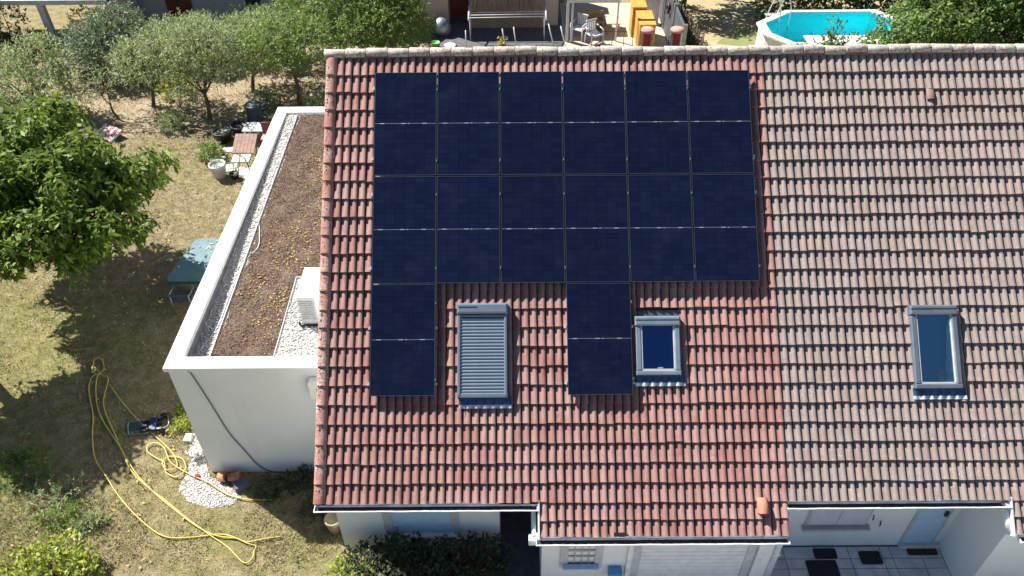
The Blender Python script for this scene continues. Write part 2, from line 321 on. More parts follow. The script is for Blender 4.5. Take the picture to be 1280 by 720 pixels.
# ------------------------------------------------------------------ mesh helpers
class MB:
    def __init__(s): s.v = []; s.f = []
    def add(s, vs, fs):
        b = len(s.v); s.v += [tuple(map(float, x)) for x in vs]; s.f += [tuple(i+b for i in f) for f in fs]; return s
    def box(s, a, b, T=None, bev=0.0):
        (x0, y0, z0), (x1, y1, z1) = a, b
        if bev > 0:
            e = bev
            vs = []
            for z, ins in ((z0, 0), (z1-e, 0), (z1, e)):
                vs += [(x0+ins, y0+ins, z), (x1-ins, y0+ins, z), (x1-ins, y1-ins, z), (x0+ins, y1-ins, z)]
            fs = [(3, 2, 1, 0), (8, 9, 10, 11)]
            for k in (0, 4):
                for i in range(4):
                    j = (i+1) % 4; fs.append((k+i, k+j, k+4+j, k+4+i))
        else:
            vs = [(x0, y0, z0), (x1, y0, z0), (x1, y1, z0), (x0, y1, z0), (x0, y0, z1), (x1, y0, z1), (x1, y1, z1), (x0, y1, z1)]
            fs = [(0, 3, 2, 1), (4, 5, 6, 7), (0, 1, 5, 4), (1, 2, 6, 5), (2, 3, 7, 6), (3, 0, 4, 7)]
        if T is not None: vs = [tuple(T @ Vector(v)) for v in vs]
        return s.add(vs, fs)
    def tube(s, pts, r, n=8, caps=True):
        pts = [Vector(p) for p in pts]; rr = r if isinstance(r, (list, tuple)) else [r]*len(pts)
        b = len(s.v); prev = None
        for i, p in enumerate(pts):
            t = (pts[min(i+1, len(pts)-1)] - pts[max(i-1, 0)])
            if t.length < 1e-9: t = Vector((0, 0, 1))
            t.normalize()
            a = (prev if prev is not None else (Vector((0, 0, 1)) if abs(t.z) < 0.9 else Vector((1, 0, 0))))
            a = (a - a.dot(t)*t)
            if a.length < 1e-6: a = t.orthogonal()
            a.normalize(); prev = a; c = t.cross(a)
            for k in range(n):
                q = 2*math.pi*k/n; s.v.append(tuple(p + rr[i]*(math.cos(q)*a + math.sin(q)*c)))
        for i in range(len(pts)-1):
            for k in range(n):
                j = (k+1) % n; s.f.append((b+i*n+k, b+i*n+j, b+(i+1)*n+j, b+(i+1)*n+k))
        if caps:
            s.f.append(tuple(b+k for k in reversed(range(n)))); e = b+(len(pts)-1)*n; s.f.append(tuple(e+k for k in range(n)))
        return s
    def lathe(s, prof, n=20, T=None, closed=True):
        b = len(s.v)
        for r, z in prof:
            for k in range(n):
                q = 2*math.pi*k/n; p = Vector((r*math.cos(q), r*math.sin(q), z))
                s.v.append(tuple(T @ p if T is not None else p))
        for i in range(len(prof)-1):
            for k in range(n):
                j = (k+1) % n; s.f.append((b+i*n+k, b+i*n+j, b+(i+1)*n+j, b+(i+1)*n+k))
        if closed:
            s.f.append(tuple(b+k for k in reversed(range(n)))); e = b+(len(prof)-1)*n; s.f.append(tuple(e+k for k in range(n)))
        return s
    def prism(s, poly, x0, x1, axis='x', T=None):
        n = len(poly)
        def P(a, x): return {'x': (x, a[0], a[1]), 'y': (a[0], x, a[1]), 'z': (a[0], a[1], x)}[axis]
        vs = [P(a, x0) for a in poly] + [P(a, x1) for a in poly]
        if T is not None: vs = [tuple(T @ Vector(v)) for v in vs]
        fs = [tuple(reversed(range(n))), tuple(range(n, 2*n))] + [(i, (i+1) % n, n+(i+1) % n, n+i) for i in range(n)]
        return s.add(vs, fs)
    def mesh(s, name, smooth=False):
        me = bpy.data.meshes.new(name); me.from_pydata(s.v, [], s.f); me.update()
        import bmesh
        bm = bmesh.new(); bm.from_mesh(me); bmesh.ops.recalc_face_normals(bm, faces=bm.faces); bm.to_mesh(me); bm.free()
        if smooth: me.shade_smooth()
        return me
    def obj(s, name, mat, parent=None, smooth=False, T=None, world=True):
        me = s.mesh(name, smooth); me.materials.append(M[mat] if isinstance(mat, str) else mat)
        return link(name, me, parent, T, world)

def link(name, me, parent=None, T=None, world=True):
    o = bpy.data.objects.new(name, me); C.objects.link(o)
    if T is not None: o.matrix_basis = T
    if parent is not None:
        o.parent = parent
        if world: o.matrix_parent_inverse = WORLD[parent].inverted()
        WORLD[o] = (WORLD[parent] @ o.matrix_parent_inverse @ o.matrix_basis)
    else:
        WORLD[o] = o.matrix_basis.copy()
    return o
WORLD = {}
def tag(o, label, cat=None, group=None, kind=None):
    o['label'] = label
    if cat: o['category'] = cat
    if group: o['group'] = group
    if kind: o['kind'] = kind
    return o
def thing(name, label, cat, loc=(0, 0, 0), group=None, T=None):
    o = bpy.data.objects.new(name, None); C.objects.link(o); o.empty_display_size = 0.2
    o.matrix_basis = T if T is not None else Matrix.Translation(loc)
    WORLD[o] = o.matrix_basis.copy()
    return tag(o, label, cat, group)
def np_mesh(name, V, F, mat):
    V = np.asarray(V, np.float32).reshape(-1, 3); F = np.asarray(F, np.int32)
    me = bpy.data.meshes.new(name); k = F.shape[1]
    me.vertices.add(len(V)); me.vertices.foreach_set('co', V.ravel())
    me.loops.add(F.size); me.loops.foreach_set('vertex_index', F.ravel())
    me.polygons.add(len(F)); me.polygons.foreach_set('loop_start', np.arange(len(F), dtype=np.int32)*k)
    try: me.polygons.foreach_set('loop_total', np.full(len(F), k, np.int32))
    except Exception: pass
    me.update(calc_edges=True); me.validate()
    me.materials.append(M[mat]); return me
def unit(a): return a/np.maximum(np.linalg.norm(a, axis=-1, keepdims=True), 1e-9)
def leaves(P, D, L, W, fold=0.25):
    """one diamond per leaf: base P, direction D, length L, width W"""
    n = len(P); D = unit(D)
    ref = unit(rng.normal(size=(n, 3)) * [0.5, 0.5, 0.3] + [0, 0, 1])
    S = unit(np.cross(D, ref)); N = np.cross(S, D)
    L = np.broadcast_to(np.asarray(L), (n,))[:, None]; W = np.broadcast_to(np.asarray(W), (n,))[:, None]
    mid = P + D*L*0.5 - N*W*fold
    V = np.stack([P, mid + S*W*0.5, P + D*L - N*L*0.12, mid - S*W*0.5], 1).reshape(-1, 3)
    return V, np.arange(4*n).reshape(n, 4)
def octs(P, sx, sz):
    """little irregular stones"""
    n = len(P); base = np.array([(1, 0, 0), (0, 1, 0), (-1, 0, 0), (0, -1, 0), (0, 0, 1), (0, 0, -1)], float)
    s = sx[:, None, None]*np.array([1, 1, sz]) * rng.uniform(0.6, 1.3, (n, 6, 1))
    a = rng.uniform(0, 6.28, n); c, s_ = np.cos(a)[:, None], np.sin(a)[:, None]
    B = np.repeat(base[None], n, 0); B = np.stack([B[..., 0]*c - B[..., 1]*s_, B[..., 0]*s_ + B[..., 1]*c, B[..., 2]], -1)
    V = (P[:, None] + B*s).reshape(-1, 3)
    f = np.array([(0, 1, 4), (1, 2, 4), (2, 3, 4), (3, 0, 4), (1, 0, 5), (2, 1, 5), (3, 2, 5), (0, 3, 5)])
    F = (f[None] + 6*np.arange(n)[:, None, None]).reshape(-1, 3); return V, F
def inpoly(x, y, poly):
    r = np.zeros(len(x), bool); n = len(poly)
    for i in range(n):
        x0, y0 = poly[i]; x1, y1 = poly[(i+1) % n]
        c = ((y0 > y) != (y1 > y)) & (x < (x1-x0)*(y-y0)/((y1-y0) or 1e-9) + x0); r ^= c
    return r
def smooth_path(pts, k=5):
    pts = [Vector(p) for p in pts]; out = []
    for i in range(len(pts)-1):
        p0, p1, p2, p3 = pts[max(i-1, 0)], pts[i], pts[i+1], pts[min(i+2, len(pts)-1)]
        for j in range(k):
            t = j/k
            out.append(0.5*((2*p1) + (p2-p0)*t + (2*p0-5*p1+4*p2-p3)*t*t + (3*p1-p0-3*p2+p3)*t**3))
    return out + [pts[-1]]

# ------------------------------------------------------------------ roof frame (u along ridge, v down slope, n out of the roof)
PITCH = 0.7007; CP, SP = math.cos(PITCH), math.sin(PITCH); Z0 = 7.25
EU, EV, EN = Vector((1, 0, 0)), Vector((0, -CP, -SP)), Vector((0, -SP, CP))
def RP(u, v, n): return Vector((u, 0, Z0)) * 1 + EV*v + EN*n
def RT(u, v, n):    # local x = u, local y = up the slope, local z = outwards
    p = RP(u, v, n); y = -EV
    return Matrix(((1, y.x, EN.x, p.x), (0, y.y, EN.y, p.y), (0, y.z, EN.z, p.z), (0, 0, 0, 1)))
def roof_z(y, n): return Z0 + y*math.tan(PITCH) + n/CP

# ------------------------------------------------------------------ ground
g = MB().add([(-400, -400, 0), (400, -400, 0), (400, 400, 0), (-400, 400, 0)], [(0, 1, 2, 3)]).obj('ground', 'ground'); tag(g, 'dry straw and green lawn around the houses', kind='structure')
def sheet(name, poly, z, mat, label, jag=0.0):
    pts = []
    for i in range(len(poly)):
        a, b = Vector((*poly[i], 0)), Vector((*poly[(i+1) % len(poly)], 0)); m = max(1, int((b-a).length/0.35)) if jag else 1
        for j in range(m):
            q = a.lerp(b, j/m); pts.append((q.x + random.uniform(-jag, jag), q.y + random.uniform(-jag, jag), z))
    o = MB().add(pts, [tuple(range(len(pts)))]).obj(name, mat); o['kind'] = 'structure'; o['label'] = label; return o
sheet('garden_bed', [(-16.5, 10.6), (-12, 10.3), (-8.6, 10.2), (-7.2, 10.6), (-5.5, 10.4), (-1, 9.5), (-1, 17.5), (-7, 16.5), (-11, 13.6), (-16, 14.2)], 0.004, 'mulch', 'dry mulched bed under the olive trees', 0.25)
sheet('neighbour_lawn', [(8.9, 13.5), (20, 13.5), (22, 24), (8.4, 26)], 0.004, 'bleached', 'bleached yellow lawn beyond the ridge beside the pool', 0.0)
sheet('green_lawn_patch', [(10.3, 16.9), (11.7, 16.6), (12.4, 18.4), (11.6, 18.6)], 0.008, 'faded_green', 'faded green patch of lawn left of the pool', 0.05)
sheet('terrace', [(4.3, 14.0), (8.5, 14.0), (8.7, 21), (4.4, 21)], 0.008, 'cream', 'cream paved terrace behind the ridge', 0)
sheet('driveway', [(2.8, -30), (30, -30), (30, -6.6), (10.16, -6.6), (10.16, -5.62), (13.2, -5.62), (13.2, -5.61), (10.165, -5.61), (10.165, -9.01), (6.62, -9.01), (6.62, -5.52), (2.8, -5.52)], 0.006, 'concrete', 'pale concrete driveway in front of the garages', 0)
sheet('back_yard', [(-0.9, 14.0), (4.296, 14.0), (4.396, 19.5), (-0.9, 19.5)], 0.006, 'dark_stone', 'dark paved yard behind the house', 0)

# ------------------------------------------------------------------ roof tiles
TW, COURSE, VK0 = 0.2704, 0.309, -0.005
U0, UP, UR = -0.685, -0.685 + 27*0.2704, 13.2
def tile_profile():
    h = TW/2; out = []
    prof = [(0.0, -0.034), (0.013, -0.032), (0.0155, -0.002), (0.044, 0.001), (0.053, 0.012), (0.068, 0.022), (0.088, 0.026), (0.110, 0.023), (0.123, 0.013), (0.1265, -0.032)]
    for k in (0, 1): out += [(k*h + x, z) for x, z in prof]
    return out
TPROF = tile_profile(); TLEN = 0.345; LIFT = 0.033
def tile_verts(L=TLEN, half=False):
    pr = TPROF if not half else TPROF[:10]
    m = len(pr)
    def fz(z): return (0.014 + z*0.60 if z > -0.01 else z*0.6) + LIFT
    V = [(x, 0.0, fz(z)) for x, z in pr] + [(x, L*0.35, z + LIFT*0.62) for x, z in pr] + [(x, L, z - 0.002) for x, z in pr] + [(x, 0.006, -0.030) for x, z in pr]
    F = [(r*m+i, r*m+i+1, (r+1)*m+i+1, (r+1)*m+i) for r in (0, 1) for i in range(m-1)] + [(3*m+i, 3*m+i+1, i+1, i) for i in range(m-1)]
    return np.array(V), F
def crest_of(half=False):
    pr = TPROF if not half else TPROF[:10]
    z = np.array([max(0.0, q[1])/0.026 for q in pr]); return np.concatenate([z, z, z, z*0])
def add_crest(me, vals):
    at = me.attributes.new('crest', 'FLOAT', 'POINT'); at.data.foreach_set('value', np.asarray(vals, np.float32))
def mk_tile_mesh(name, mat, **kw):
    V, F = tile_verts(**kw); me = bpy.data.meshes.new(name); me.from_pydata([tuple(v) for v in V], [], F); me.update()
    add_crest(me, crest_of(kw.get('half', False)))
    me.shade_smooth(); 
    try: me.set_sharp_from_angle(angle=R(50))
    except Exception: pass
    me.materials.append(M[mat]); return me
N_TILE = -0.146
PANELS = []           # (u, v) of every panel's upper left corner
PC, PR_, PW, PH = 1.055, 1.812, 1.038, 1.795
for r in range(2):
    for c in range(6): PANELS.append((c*PC, r*PR_, r, c))
PANELS += [(0, 2*PR_, 2, 0), (3*PC, 2*PR_, 2, 3)]
SKY = {'shut': (1.40, 3.94, 0.80, 1.49), 'small': (4.275, 4.18, 0.71, 0.935), 'right': (8.73, 4.03, 0.745, 1.325)}
def covered(u0, u1, v0, v1):
    for (pu, pv, _, _) in PANELS:
        if u0 > pu+0.02 and u1 < pu+PC and v0 > pv+0.02 and v1 < pv+PR_: return True
    return False
def under_skylight(u0, u1, v0, v1):
    for (a, b, wd, h) in SKY.values():
        if u1 > a+0.08 and u0 < a+wd-0.08 and v1 > b+0.10 and v0 < b+h+0.03: return True
    return False
def tile_rows(ua, ub, ustep):
    rows = []
    for k in range(0, 24): rows.append((k, VK0 + k*COURSE, ua, ub))
    for k in (24, 25): rows.append((k, VK0 + 23*COURSE + (k-23)*0.262, ustep, ub))
    return rows
CAMP = Vector((2.298, -12.404, 13.387))
def lay_tiles(ua, ub, ustep, mat, roof, umax_view, flush_end):
    me = mk_tile_mesh('roof_tile', mat); full, Fq = tile_verts(); cand = []
    hme = mk_tile_mesh('half_roof_tile', mat, half=True)
    for (k, v, a, b) in tile_rows(ua, ub, ustep):
        n = int(round((b-a)/TW*2))/2; j = 0
        u = a
        while u < b - 0.06:
            half = (u + TW > b + 0.07)
            wd = TW/2 if half else TW
            if not under_skylight(u, u+wd, v-COURSE, v):
                cand.append((u, v, half, covered(u-0.02, u+wd+0.02, v-0.30, v+0.02), k))
            else:
                for q in range(2):
                    if not under_skylight(u+q*TW/2, u+(q+1)*TW/2, v-COURSE, v): cand.append((u+q*TW/2, v, True, False, k))
            u += wd
    vis = [i for i, c in enumerate(cand) if not c[3] and c[0] < umax_view - 0.02*c[4]]
    vis.sort(key=lambda i: (RP(cand[i][0]+0.13, cand[i][1]-0.15, -0.1) - CAMP).length)
    own = set(vis[:300]); rest = [i for i in range(len(cand)) if i not in own]
    def jit():
        sl = random.uniform(0.008, 0.02) if random.random() < 0.03 else 0.0
        return (random.gauss(0, 0.0018), random.gauss(0, 0.0045) + sl, random.gauss(0, 0.0022), random.gauss(0, 0.007))
    for i in sorted(own):
        u, v, half, _, k = cand[i]; ju, jv, jn, jr = jit()
        T = RT(u+ju, v+jv, N_TILE+jn) @ Matrix.Rotation(jr, 4, 'Z')
        link('roof_tile', hme if half else me, roof, T, False)
    VV, FF, b = [], [], 0; CR = []
    for i in rest:
        u, v, half, _, k = cand[i]; ju, jv, jn, jr = jit()
        V, F = tile_verts(half=half) if half else (full, Fq)
        T = np.array(RT(u+ju, v+jv, N_TILE+jn) @ Matrix.Rotation(jr, 4, 'Z'))
        VV.append(V @ T[:3, :3].T + T[:3, 3]); FF.append(np.array(F) + b); b += len(V); CR.append(crest_of(half))
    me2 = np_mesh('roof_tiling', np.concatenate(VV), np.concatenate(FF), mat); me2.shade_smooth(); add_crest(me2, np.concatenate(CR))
    try: me2.set_sharp_from_angle(angle=R(50))
    except Exception: pass
    o = link('roof_tiling', me2, roof, None, False); o['kind'] = 'stuff'

V_APEX = -0.41; Y_APEX = RP(0, V_APEX, -0.136).y
def house_walls(segs, mat, parent):
    m = MB()
    ztop = roof_z(Y_APEX, -0.30)
    for (x0, x1, yf) in segs:
        m.prism([(yf, 0.0), (5.7, 0.0), (5.7, roof_z(yf if False else 2*Y_APEX-5.7, -0.30)), (Y_APEX, ztop), (yf, roof_z(yf, -0.30))], x0, x1)
    return m.obj('wall', mat, parent)
def house_roof(u0, u1, steps, parent):
    m = MB()
    for (a, b, v1) in steps:
        vs = [RP(a, V_APEX, -0.17), RP(b, V_APEX, -0.17), RP(b, v1, -0.17), RP(a, v1, -0.17), RP(a, V_APEX, -0.27), RP(b, V_APEX, -0.27), RP(b, v1, -0.27), RP(a, v1, -0.27)]
        m.add(vs, [(0, 1, 2, 3), (7, 6, 5, 4), (0, 4, 5, 1), (1, 5, 6, 2), (2, 6, 7, 3), (3, 7, 4, 0)])
    return m.obj('roof', 'deck', parent)
def rear_slope(u0, u1, mat, parent):
    # corrugated rear pitch (its tiles are never in sight)
    m = MB(); n = int((u1-u0)/0.045); top, bot = [], []
    for i in range(n+1):
        u = u0 + (u1-u0)*i/n; h = -0.13 + 0.03*math.sin(i*2.1)
        a = RP(u, V_APEX, h); b = RP(u, 7.1, h)
        m.v.append((u, 2*Y_APEX - a.y, a.z)); m.v.append((u, 2*Y_APEX - b.y, b.z))
    for i in range(n): m.f.append((2*i, 2*i+2, 2*i+3, 2*i+1))
    return m.obj('rear_roof_slope', mat, parent, True)
def gutter(name, ua, ub, v, parent, rad=0.062):
    c = RP(0, v, -0.135); cy, cz = c.y - 0.058, c.z - 0.045
    pr = []
    for k in range(9):
        q = math.pi*(k/8); pr.append((cy + rad*math.cos(q), cz - rad*math.sin(q)))
    inn = [(cy + (rad-0.006)*math.cos(math.pi*k/8), cz - (rad-0.006)*math.sin(math.pi*k/8)) for k in range(8, -1, -1)]
    m = MB(); m.prism(pr+inn, ua, ub)
    g_ = m.obj('gutter', 'gutter', parent)
    l = MB(); pts = []
    for i in range(60): 
        u = ua + (ub-ua)*i/59; pts.append((u, cy - rad, cz + 0.004 + 0.003*math.sin(u*9) + random.gauss(0, 0.0015)))
    l.tube(pts, 0.011, 6).obj('gutter_lip', 'fascia', g_, world=False)
    if ub - ua > 0.5:
        d = MB(); d.box((ua+0.02, cy-rad+0.014, cz-rad*0.55), (ub-0.02, cy+rad-0.014, cz-rad*0.5)); d.obj('leaf_litter', 'darkroom', g_, world=False)  # near-black strip along the inside of the gutter
    for u in (ua, ub):
        e = MB().prism([(cy + (rad+0.003)*math.cos(math.pi*k/8), cz - (rad+0.003)*math.sin(math.pi*k/8)) for k in range(9)], u-0.006, u+0.006); e.obj('gutter_end', 'fascia', g_, world=False)
    return cy, cz

# ---- left (red) house
LH = thing('semi_detached_house', 'red tiled house on the left carrying all the solar panels', 'house', (2.9, -4.6, 0))
house_walls([(-0.85, 2.03, -4.63), (2.03, 2.75, -3.2), (2.75, 6.61, -5.5)], 'render', LH)
lroof = house_roof(-0.86, 6.61, [(-0.86, 2.69, 7.08), (2.69, 6.61, 7.60)], LH)
lay_tiles(U0, UP, U0 + 12.5*TW, 'tile_red', lroof, 99, True)
rear_slope(-0.86, 6.61, 'tile_red', LH)
# verge caps
def verge_mesh():
    m = MB(); pr = [(-0.185, -0.10), (-0.185, 0.028), (-0.165, 0.048), (-0.10, 0.060), (-0.05, 0.052), (-0.012, 0.020), (-0.002, -0.004), (-0.002, -0.03)]
    n = len(pr); L = 0.335
    vs = [(x, 0.0, z + (LIFT if z > -0.05 else 0)) for x, z in pr] + [(x, L, z - 0.002) for x, z in pr]
    m.add(vs, [(i, i+1, n+i+1, n+i) for i in range(n-1)] + [tuple(range(n))])
    me = m.mesh('verge_tile', True); me.set_sharp_from_angle(angle=R(40)); me.materials.append(M['tile_verge']); return me
vm = verge_mesh()
for k in range(24):
    link('verge_tile', vm, lroof, RT(U0 + random.gauss(0, .003), VK0 + k*COURSE + random.gauss(0, .004), N_TILE) @ Matrix.Rotation(random.gauss(0, .006), 4, 'Z'), False)
# crumbled white mortar along the verge
fl = np.array([tuple(RP(-0.84 + abs(random.gauss(0, 0.025)), random.uniform(-0.2, 7.1), -0.075 + random.uniform(-0.015, 0.012))) for _ in range(320)])
Vv, Ff = octs(fl, rng.uniform(0.006, 0.018, len(fl)), 0.6); o = link('verge_mortar', np_mesh('verge_mortar', Vv, Ff, 'mortar_white'), lroof, None, False); o['kind'] = 'stuff'
# ridge tiles
def ridge_mesh(L):
    m = MB(); n = 9; vs = []
    for x, r in ((0, 0.080), (L*0.03, 0.087), (L*0.50, 0.084), (L*0.97, 0.081), (L, 0.074)):
        for k in range(n):
            q = math.pi*(-0.08 + 1.16*k/(n-1)); vs.append((x, r*math.cos(q)*1.12, r*math.sin(q)))
    fs = [(i*n+k, i*n+k+1, (i+1)*n+k+1, (i+1)*n+k) for i in range(4) for k in range(n-1)] + [tuple(range(n)), tuple(4*n+k for k in range(n))]
    m.add(vs, fs); me = m.mesh('ridge_tile', True); me.set_sharp_from_angle(angle=R(38)); me.materials.append(M['ridge']); return me
RL = 0.3635; rme = ridge_mesh(RL - 0.013)
def lay_ridge(ua, ub, roof):
    u = ua
    while u < ub - 0.1:
        za = RP(0, V_APEX, -0.136).z
        sag = 0.010*math.sin(u*0.9) + random.gauss(0, 0.008)
        T = Matrix.Translation((u, Y_APEX + random.gauss(0, .004), za + sag)) @ Matrix.Rotation(random.gauss(0, .012), 4, 'Z') @ Matrix.Rotation(random.gauss(0, .012), 4, 'Y')
        link('ridge_tile', rme, roof, T, False); u += RL
lay_ridge(-0.90, UP - 0.05, lroof)
def mortar_strip(ua, ub, roof):
    m = MB(); n = int((ub-ua)/0.03)
    for i in range(n+1):
        u = ua + (ub-ua)*i/n; j = random.gauss(0, .006)
        for v, h in ((-0.40, -0.085), (-0.345 + j, -0.10 + 0.006*math.sin(u*46)), (-0.325 + j, -0.15)): m.v.append(tuple(RP(u, v, h)))
    for i in range(n):
        for k in range(2): m.f.append((3*i+k, 3*i+k+1, 3*i+3+k+1, 3*i+3+k))
    m.obj('ridge_mortar', 'mortar', roof, world=False)
mortar_strip(-0.84, UP, lroof)
gutter('gutter', -0.86, 2.66, 7.10, LH); cyg, czg = gutter('gutter', 2.64, 6.60, 7.63, LH)
# side return of the lower roof and its blue-white pipe
MB().add([RP(2.665, 7.06, -0.10), RP(2.692, 7.06, -0.10), RP(2.692, 7.66, -0.10), RP(2.665, 7.66, -0.10), RP(2.665, 7.06, -0.29), RP(2.692, 7.06, -0.29), RP(2.692, 7.66, -0.29), RP(2.665, 7.66, -0.29)],
         [(0, 1, 2, 3), (7, 6, 5, 4), (0, 4, 5, 1), (1, 5, 6, 2), (2, 6, 7, 3), (3, 7, 4, 0)]).obj('bargeboard', 'fascia', LH)
p0, p1 = RP(2.60, 7.13, -0.22), RP(2.60, 7.60, -0.22)
MB().tube([p0, p0 + Vector((0, -.03, -.02)), p1 - Vector((0, -.04, 0)), p1, p1 + Vector((0.05, 0, -0.02))], 0.040, 10).obj('downpipe', 'pipe', LH, True)
MB().box((2.52, p1.y-0.10, p1.z-0.16), (2.68, p1.y+0.03, p1.z-0.02), bev=0.01).obj('pipe_hopper', 'fascia', LH)
# front window with pale blue roller shutter
def window_frame(x0, x1, z0, z1, y, parent, fw=0.07, mat='frame_grey', d=0.05, name='window'):
    m = MB()
    m.box((x0-fw, y-d, z0-fw), (x0, y+0.02, z1+fw)); m.box((x1, y-d, z0-fw), (x1+fw, y+0.02, z1+fw))
    m.box((x0, y-d, z1), (x1, y+0.02, z1+fw)); m.box((x0, y-d, z0-fw), (x1, y+0.02, z0)); return m.obj(name, mat, parent)
wf = window_frame(0.12, 1.16, 0.62, 1.75, -4.63, LH, 0.16, 'frame_grey', 0.03)
for i in range(14):
    MB().box((0.12, -4.645 - 0.012*(i % 2 == 0)*0, 0.62+i*0.081), (1.16, -4.632, 0.62+i*0.081+0.076), bev=0.006).obj('shutter_slat', 'door_blue', wf, world=False)
MB().box((0.02, -4.74, 0.55), (1.26, -4.61, 0.60), bev=0.01).obj('sill', 'fascia', wf, world=False)
# porch
MB().box((2.03, -4.6, 0.0), (2.75, -3.2, 0.03)).obj('porch_floor', 'dark_stone', LH)
MB().box((2.03, -5.75, -0.02), (2.75, -4.605, 0.025)).obj('porch_step', 'dark_stone', LH)
dr = MB().box((2.06, -3.26, 0.03), (2.72, -3.205, 1.95), bev=0.01).obj('door', 'darkroom', LH)
MB().tube([(2.64, -3.31, 1.0), (2.64, -3.29, 1.12)], 0.014).obj('handle', 'alu', dr, world=False)
# garage
ZG = 1.98
gd = window_frame(4.40, 6.16, 0.06, ZG, -5.5, LH, 0.14, 'frame_grey', 0.035, 'garage_door')
for i in range(16):
    MB().box((4.405, -5.525, 0.06+i*0.12), (6.155, -5.503, 0.06+i*0.12+0.113), bev=0.006).obj('door_panel', 'shutter_white', gd, world=False)
MB().box((4.18, -5.56, 0.0), (4.26, -5.5, 2.0)).obj('pilaster', 'fascia', LH)
MB().box((6.32, -5.58, 0.0), (6.42, -5.5, 2.0)).obj('pilaster', 'fascia', LH)
sw = window_frame(3.19, 3.64, 1.02, 1.72, -5.5, LH, 0.13, 'frame_grey', 0.03)
MB().box((3.19, -5.497, 1.02), (3.64, -5.49, 1.72)).obj('pane', 'darkroom', sw, world=False)
for z in (1.22, 1.40, 1.58): MB().box((3.19, -5.525, z), (3.64, -5.51, z+0.03)).obj('security_bar', 'alu', sw, world=False)
for x in (3.29, 3.41, 3.53): MB().box((x, -5.53, 1.02), (x+0.02, -5.516, 1.72)).obj('security_bar', 'alu', sw, world=False)
MB().box((3.10, -5.63, 0.97), (3.72, -5.5, 1.02), bev=0.008).obj('sill', 'door_blue', sw, world=False)
MB().tube([(6.66, -5.62, 1.92), (6.66, -5.60, 1.80), (6.66, -5.52, 1.65), (6.66, -5.52, 0.0)], 0.05, 10).obj('downpipe', 'pipe', LH, True)
MB().box((6.60, -5.57, 1.30), (6.72, -5.46, 1.34)).obj('pipe_clip', 'fascia', LH)
# vent tile on the lower right of the red roof
def vent_tile(u, v, parent, mat, w=0.15, L=0.20, h=0.10):
    m = MB(); n = 8; vs = []
    for y, s in ((0.0, 1.0), (L*0.55, 0.95), (L, 0.30)):
        for k in range(n):
            q = math.pi*k/(n-1); vs.append((-math.cos(q)*w/2, y, 0.03 + math.sin(q)**0.6*h*s))
    m.add(vs, [(i*n+k, i*n+k+1, (i+1)*n+k+1, (i+1)*n+k) for i in range(2) for k in range(n-1)])
    m.add([(x*0.93, 0.012, 0.03 + (z-0.03)*0.9) for x, y, z in vs[:n]], [tuple(range(n))])
    return m.obj('vent_tile', mat, parent, True, RT(u, v, N_TILE), False)
vent_tile(6.20, 7.28, lroof, 'tile_new', 0.17, 0.24, 0.12)
MB().box((-0.10, 0, 0.05), (0.10, 0.05, 0.075)).obj('vent_mouth', 'black', lroof, False, RT(3.95, 7.61, N_TILE), False)

# ---- right (weathered) house
RH = thing('semi_detached_house', 'weathered grey-pink tiled house on the right with one skylight and recessed entrance', 'house', (9.9, -4.6, 0))
house_walls([(6.612, 10.17, -4.63), (10.17, 13.2, -5.6)], 'render_cool', RH)
rroof = house_roof(UP, 13.2, [(UP, 10.13, 7.08), (10.13, 13.2, 7.60)], RH)
lay_tiles(UP, UR, UP + 13*TW, 'tile_grey', rroof, 11.25, False)
rear_slope(UP, 13.2, 'tile_grey', RH)
lay_ridge(UP - 0.05, 13.0, rroof); mortar_strip(UP, 13.0, rroof)
gutter('gutter', 6.60, 10.11, 7.10, RH); gutter('gutter', 10.22, 13.2, 7.63, RH)
vent_tile(9.40, 0.50, rroof, 'wood', 0.13, 0.20, 0.06)
MB().add([RP(10.10, 7.06, -0.09), RP(10.13, 7.06, -0.09), RP(10.13, 7.66, -0.09), RP(10.10, 7.66, -0.09), RP(10.10, 7.06, -0.30), RP(10.13, 7.06, -0.30), RP(10.13, 7.66, -0.30), RP(10.10, 7.66, -0.30)],
         [(0, 1, 2, 3), (7, 6, 5, 4), (0, 4, 5, 1), (1, 5, 6, 2), (2, 6, 7, 3), (3, 7, 4, 0)]).obj('bargeboard', 'fascia', RH)
q0, q1 = RP(10.06, 7.15, -0.20), RP(10.10, 7.60, -0.20)
MB().tube([q0, q0.lerp(q1, .5) + Vector((0, 0, -.01)), q1], [0.075, 0.06, 0.05], 10).obj('downpipe', 'fascia', RH, True)
# window with closed shutters
w2 = window_frame(7.54, 8.58, 0.78, 1.85, -4.63, RH, 0.035, 'frame_grey', 0.03)
for (a, b) in ((7.545, 8.045), (8.075, 8.575)):
    sh = MB().box((a, -4.665, 0.79), (b, -4.635, 1.85), bev=0.008).obj('shutter', 'shutter_lilac', w2, world=False)
MB().box((8.045, -4.655, 0.79), (8.075, -4.632, 1.85)).obj('mullion', 'frame_grey', w2, world=False)
MB().box((7.46, -4.76, 0.68), (8.68, -4.61, 0.735), bev=0.01).obj('sill', 'frame_grey', w2, world=False)
for x, z in ((8.68, 1.02), (8.86, 0.83)):
    MB().tube([(x, -4.64, z), (x-0.02, -4.69, z), (x-0.02, -4.69, z-0.07)], 0.012, 6).obj('shutter_catch', 'black', RH)
d2 = window_frame(9.46, 9.99, 0.13, 2.1, -4.63, RH, 0.05, 'blue_paint' if False else 'frame_grey', 0.02, 'front_door')
for i in range(9):
    MB().box((9.46, -4.652, 0.13+i*0.205), (9.99, -4.632, 0.13+i*0.205+0.198), bev=0.008).obj('door_plank', 'door_blue', d2, world=False)
MB().box((9.90, -4.70, 1.05), (9.95, -4.652, 1.17)).obj('handle', 'black', d2, world=False)
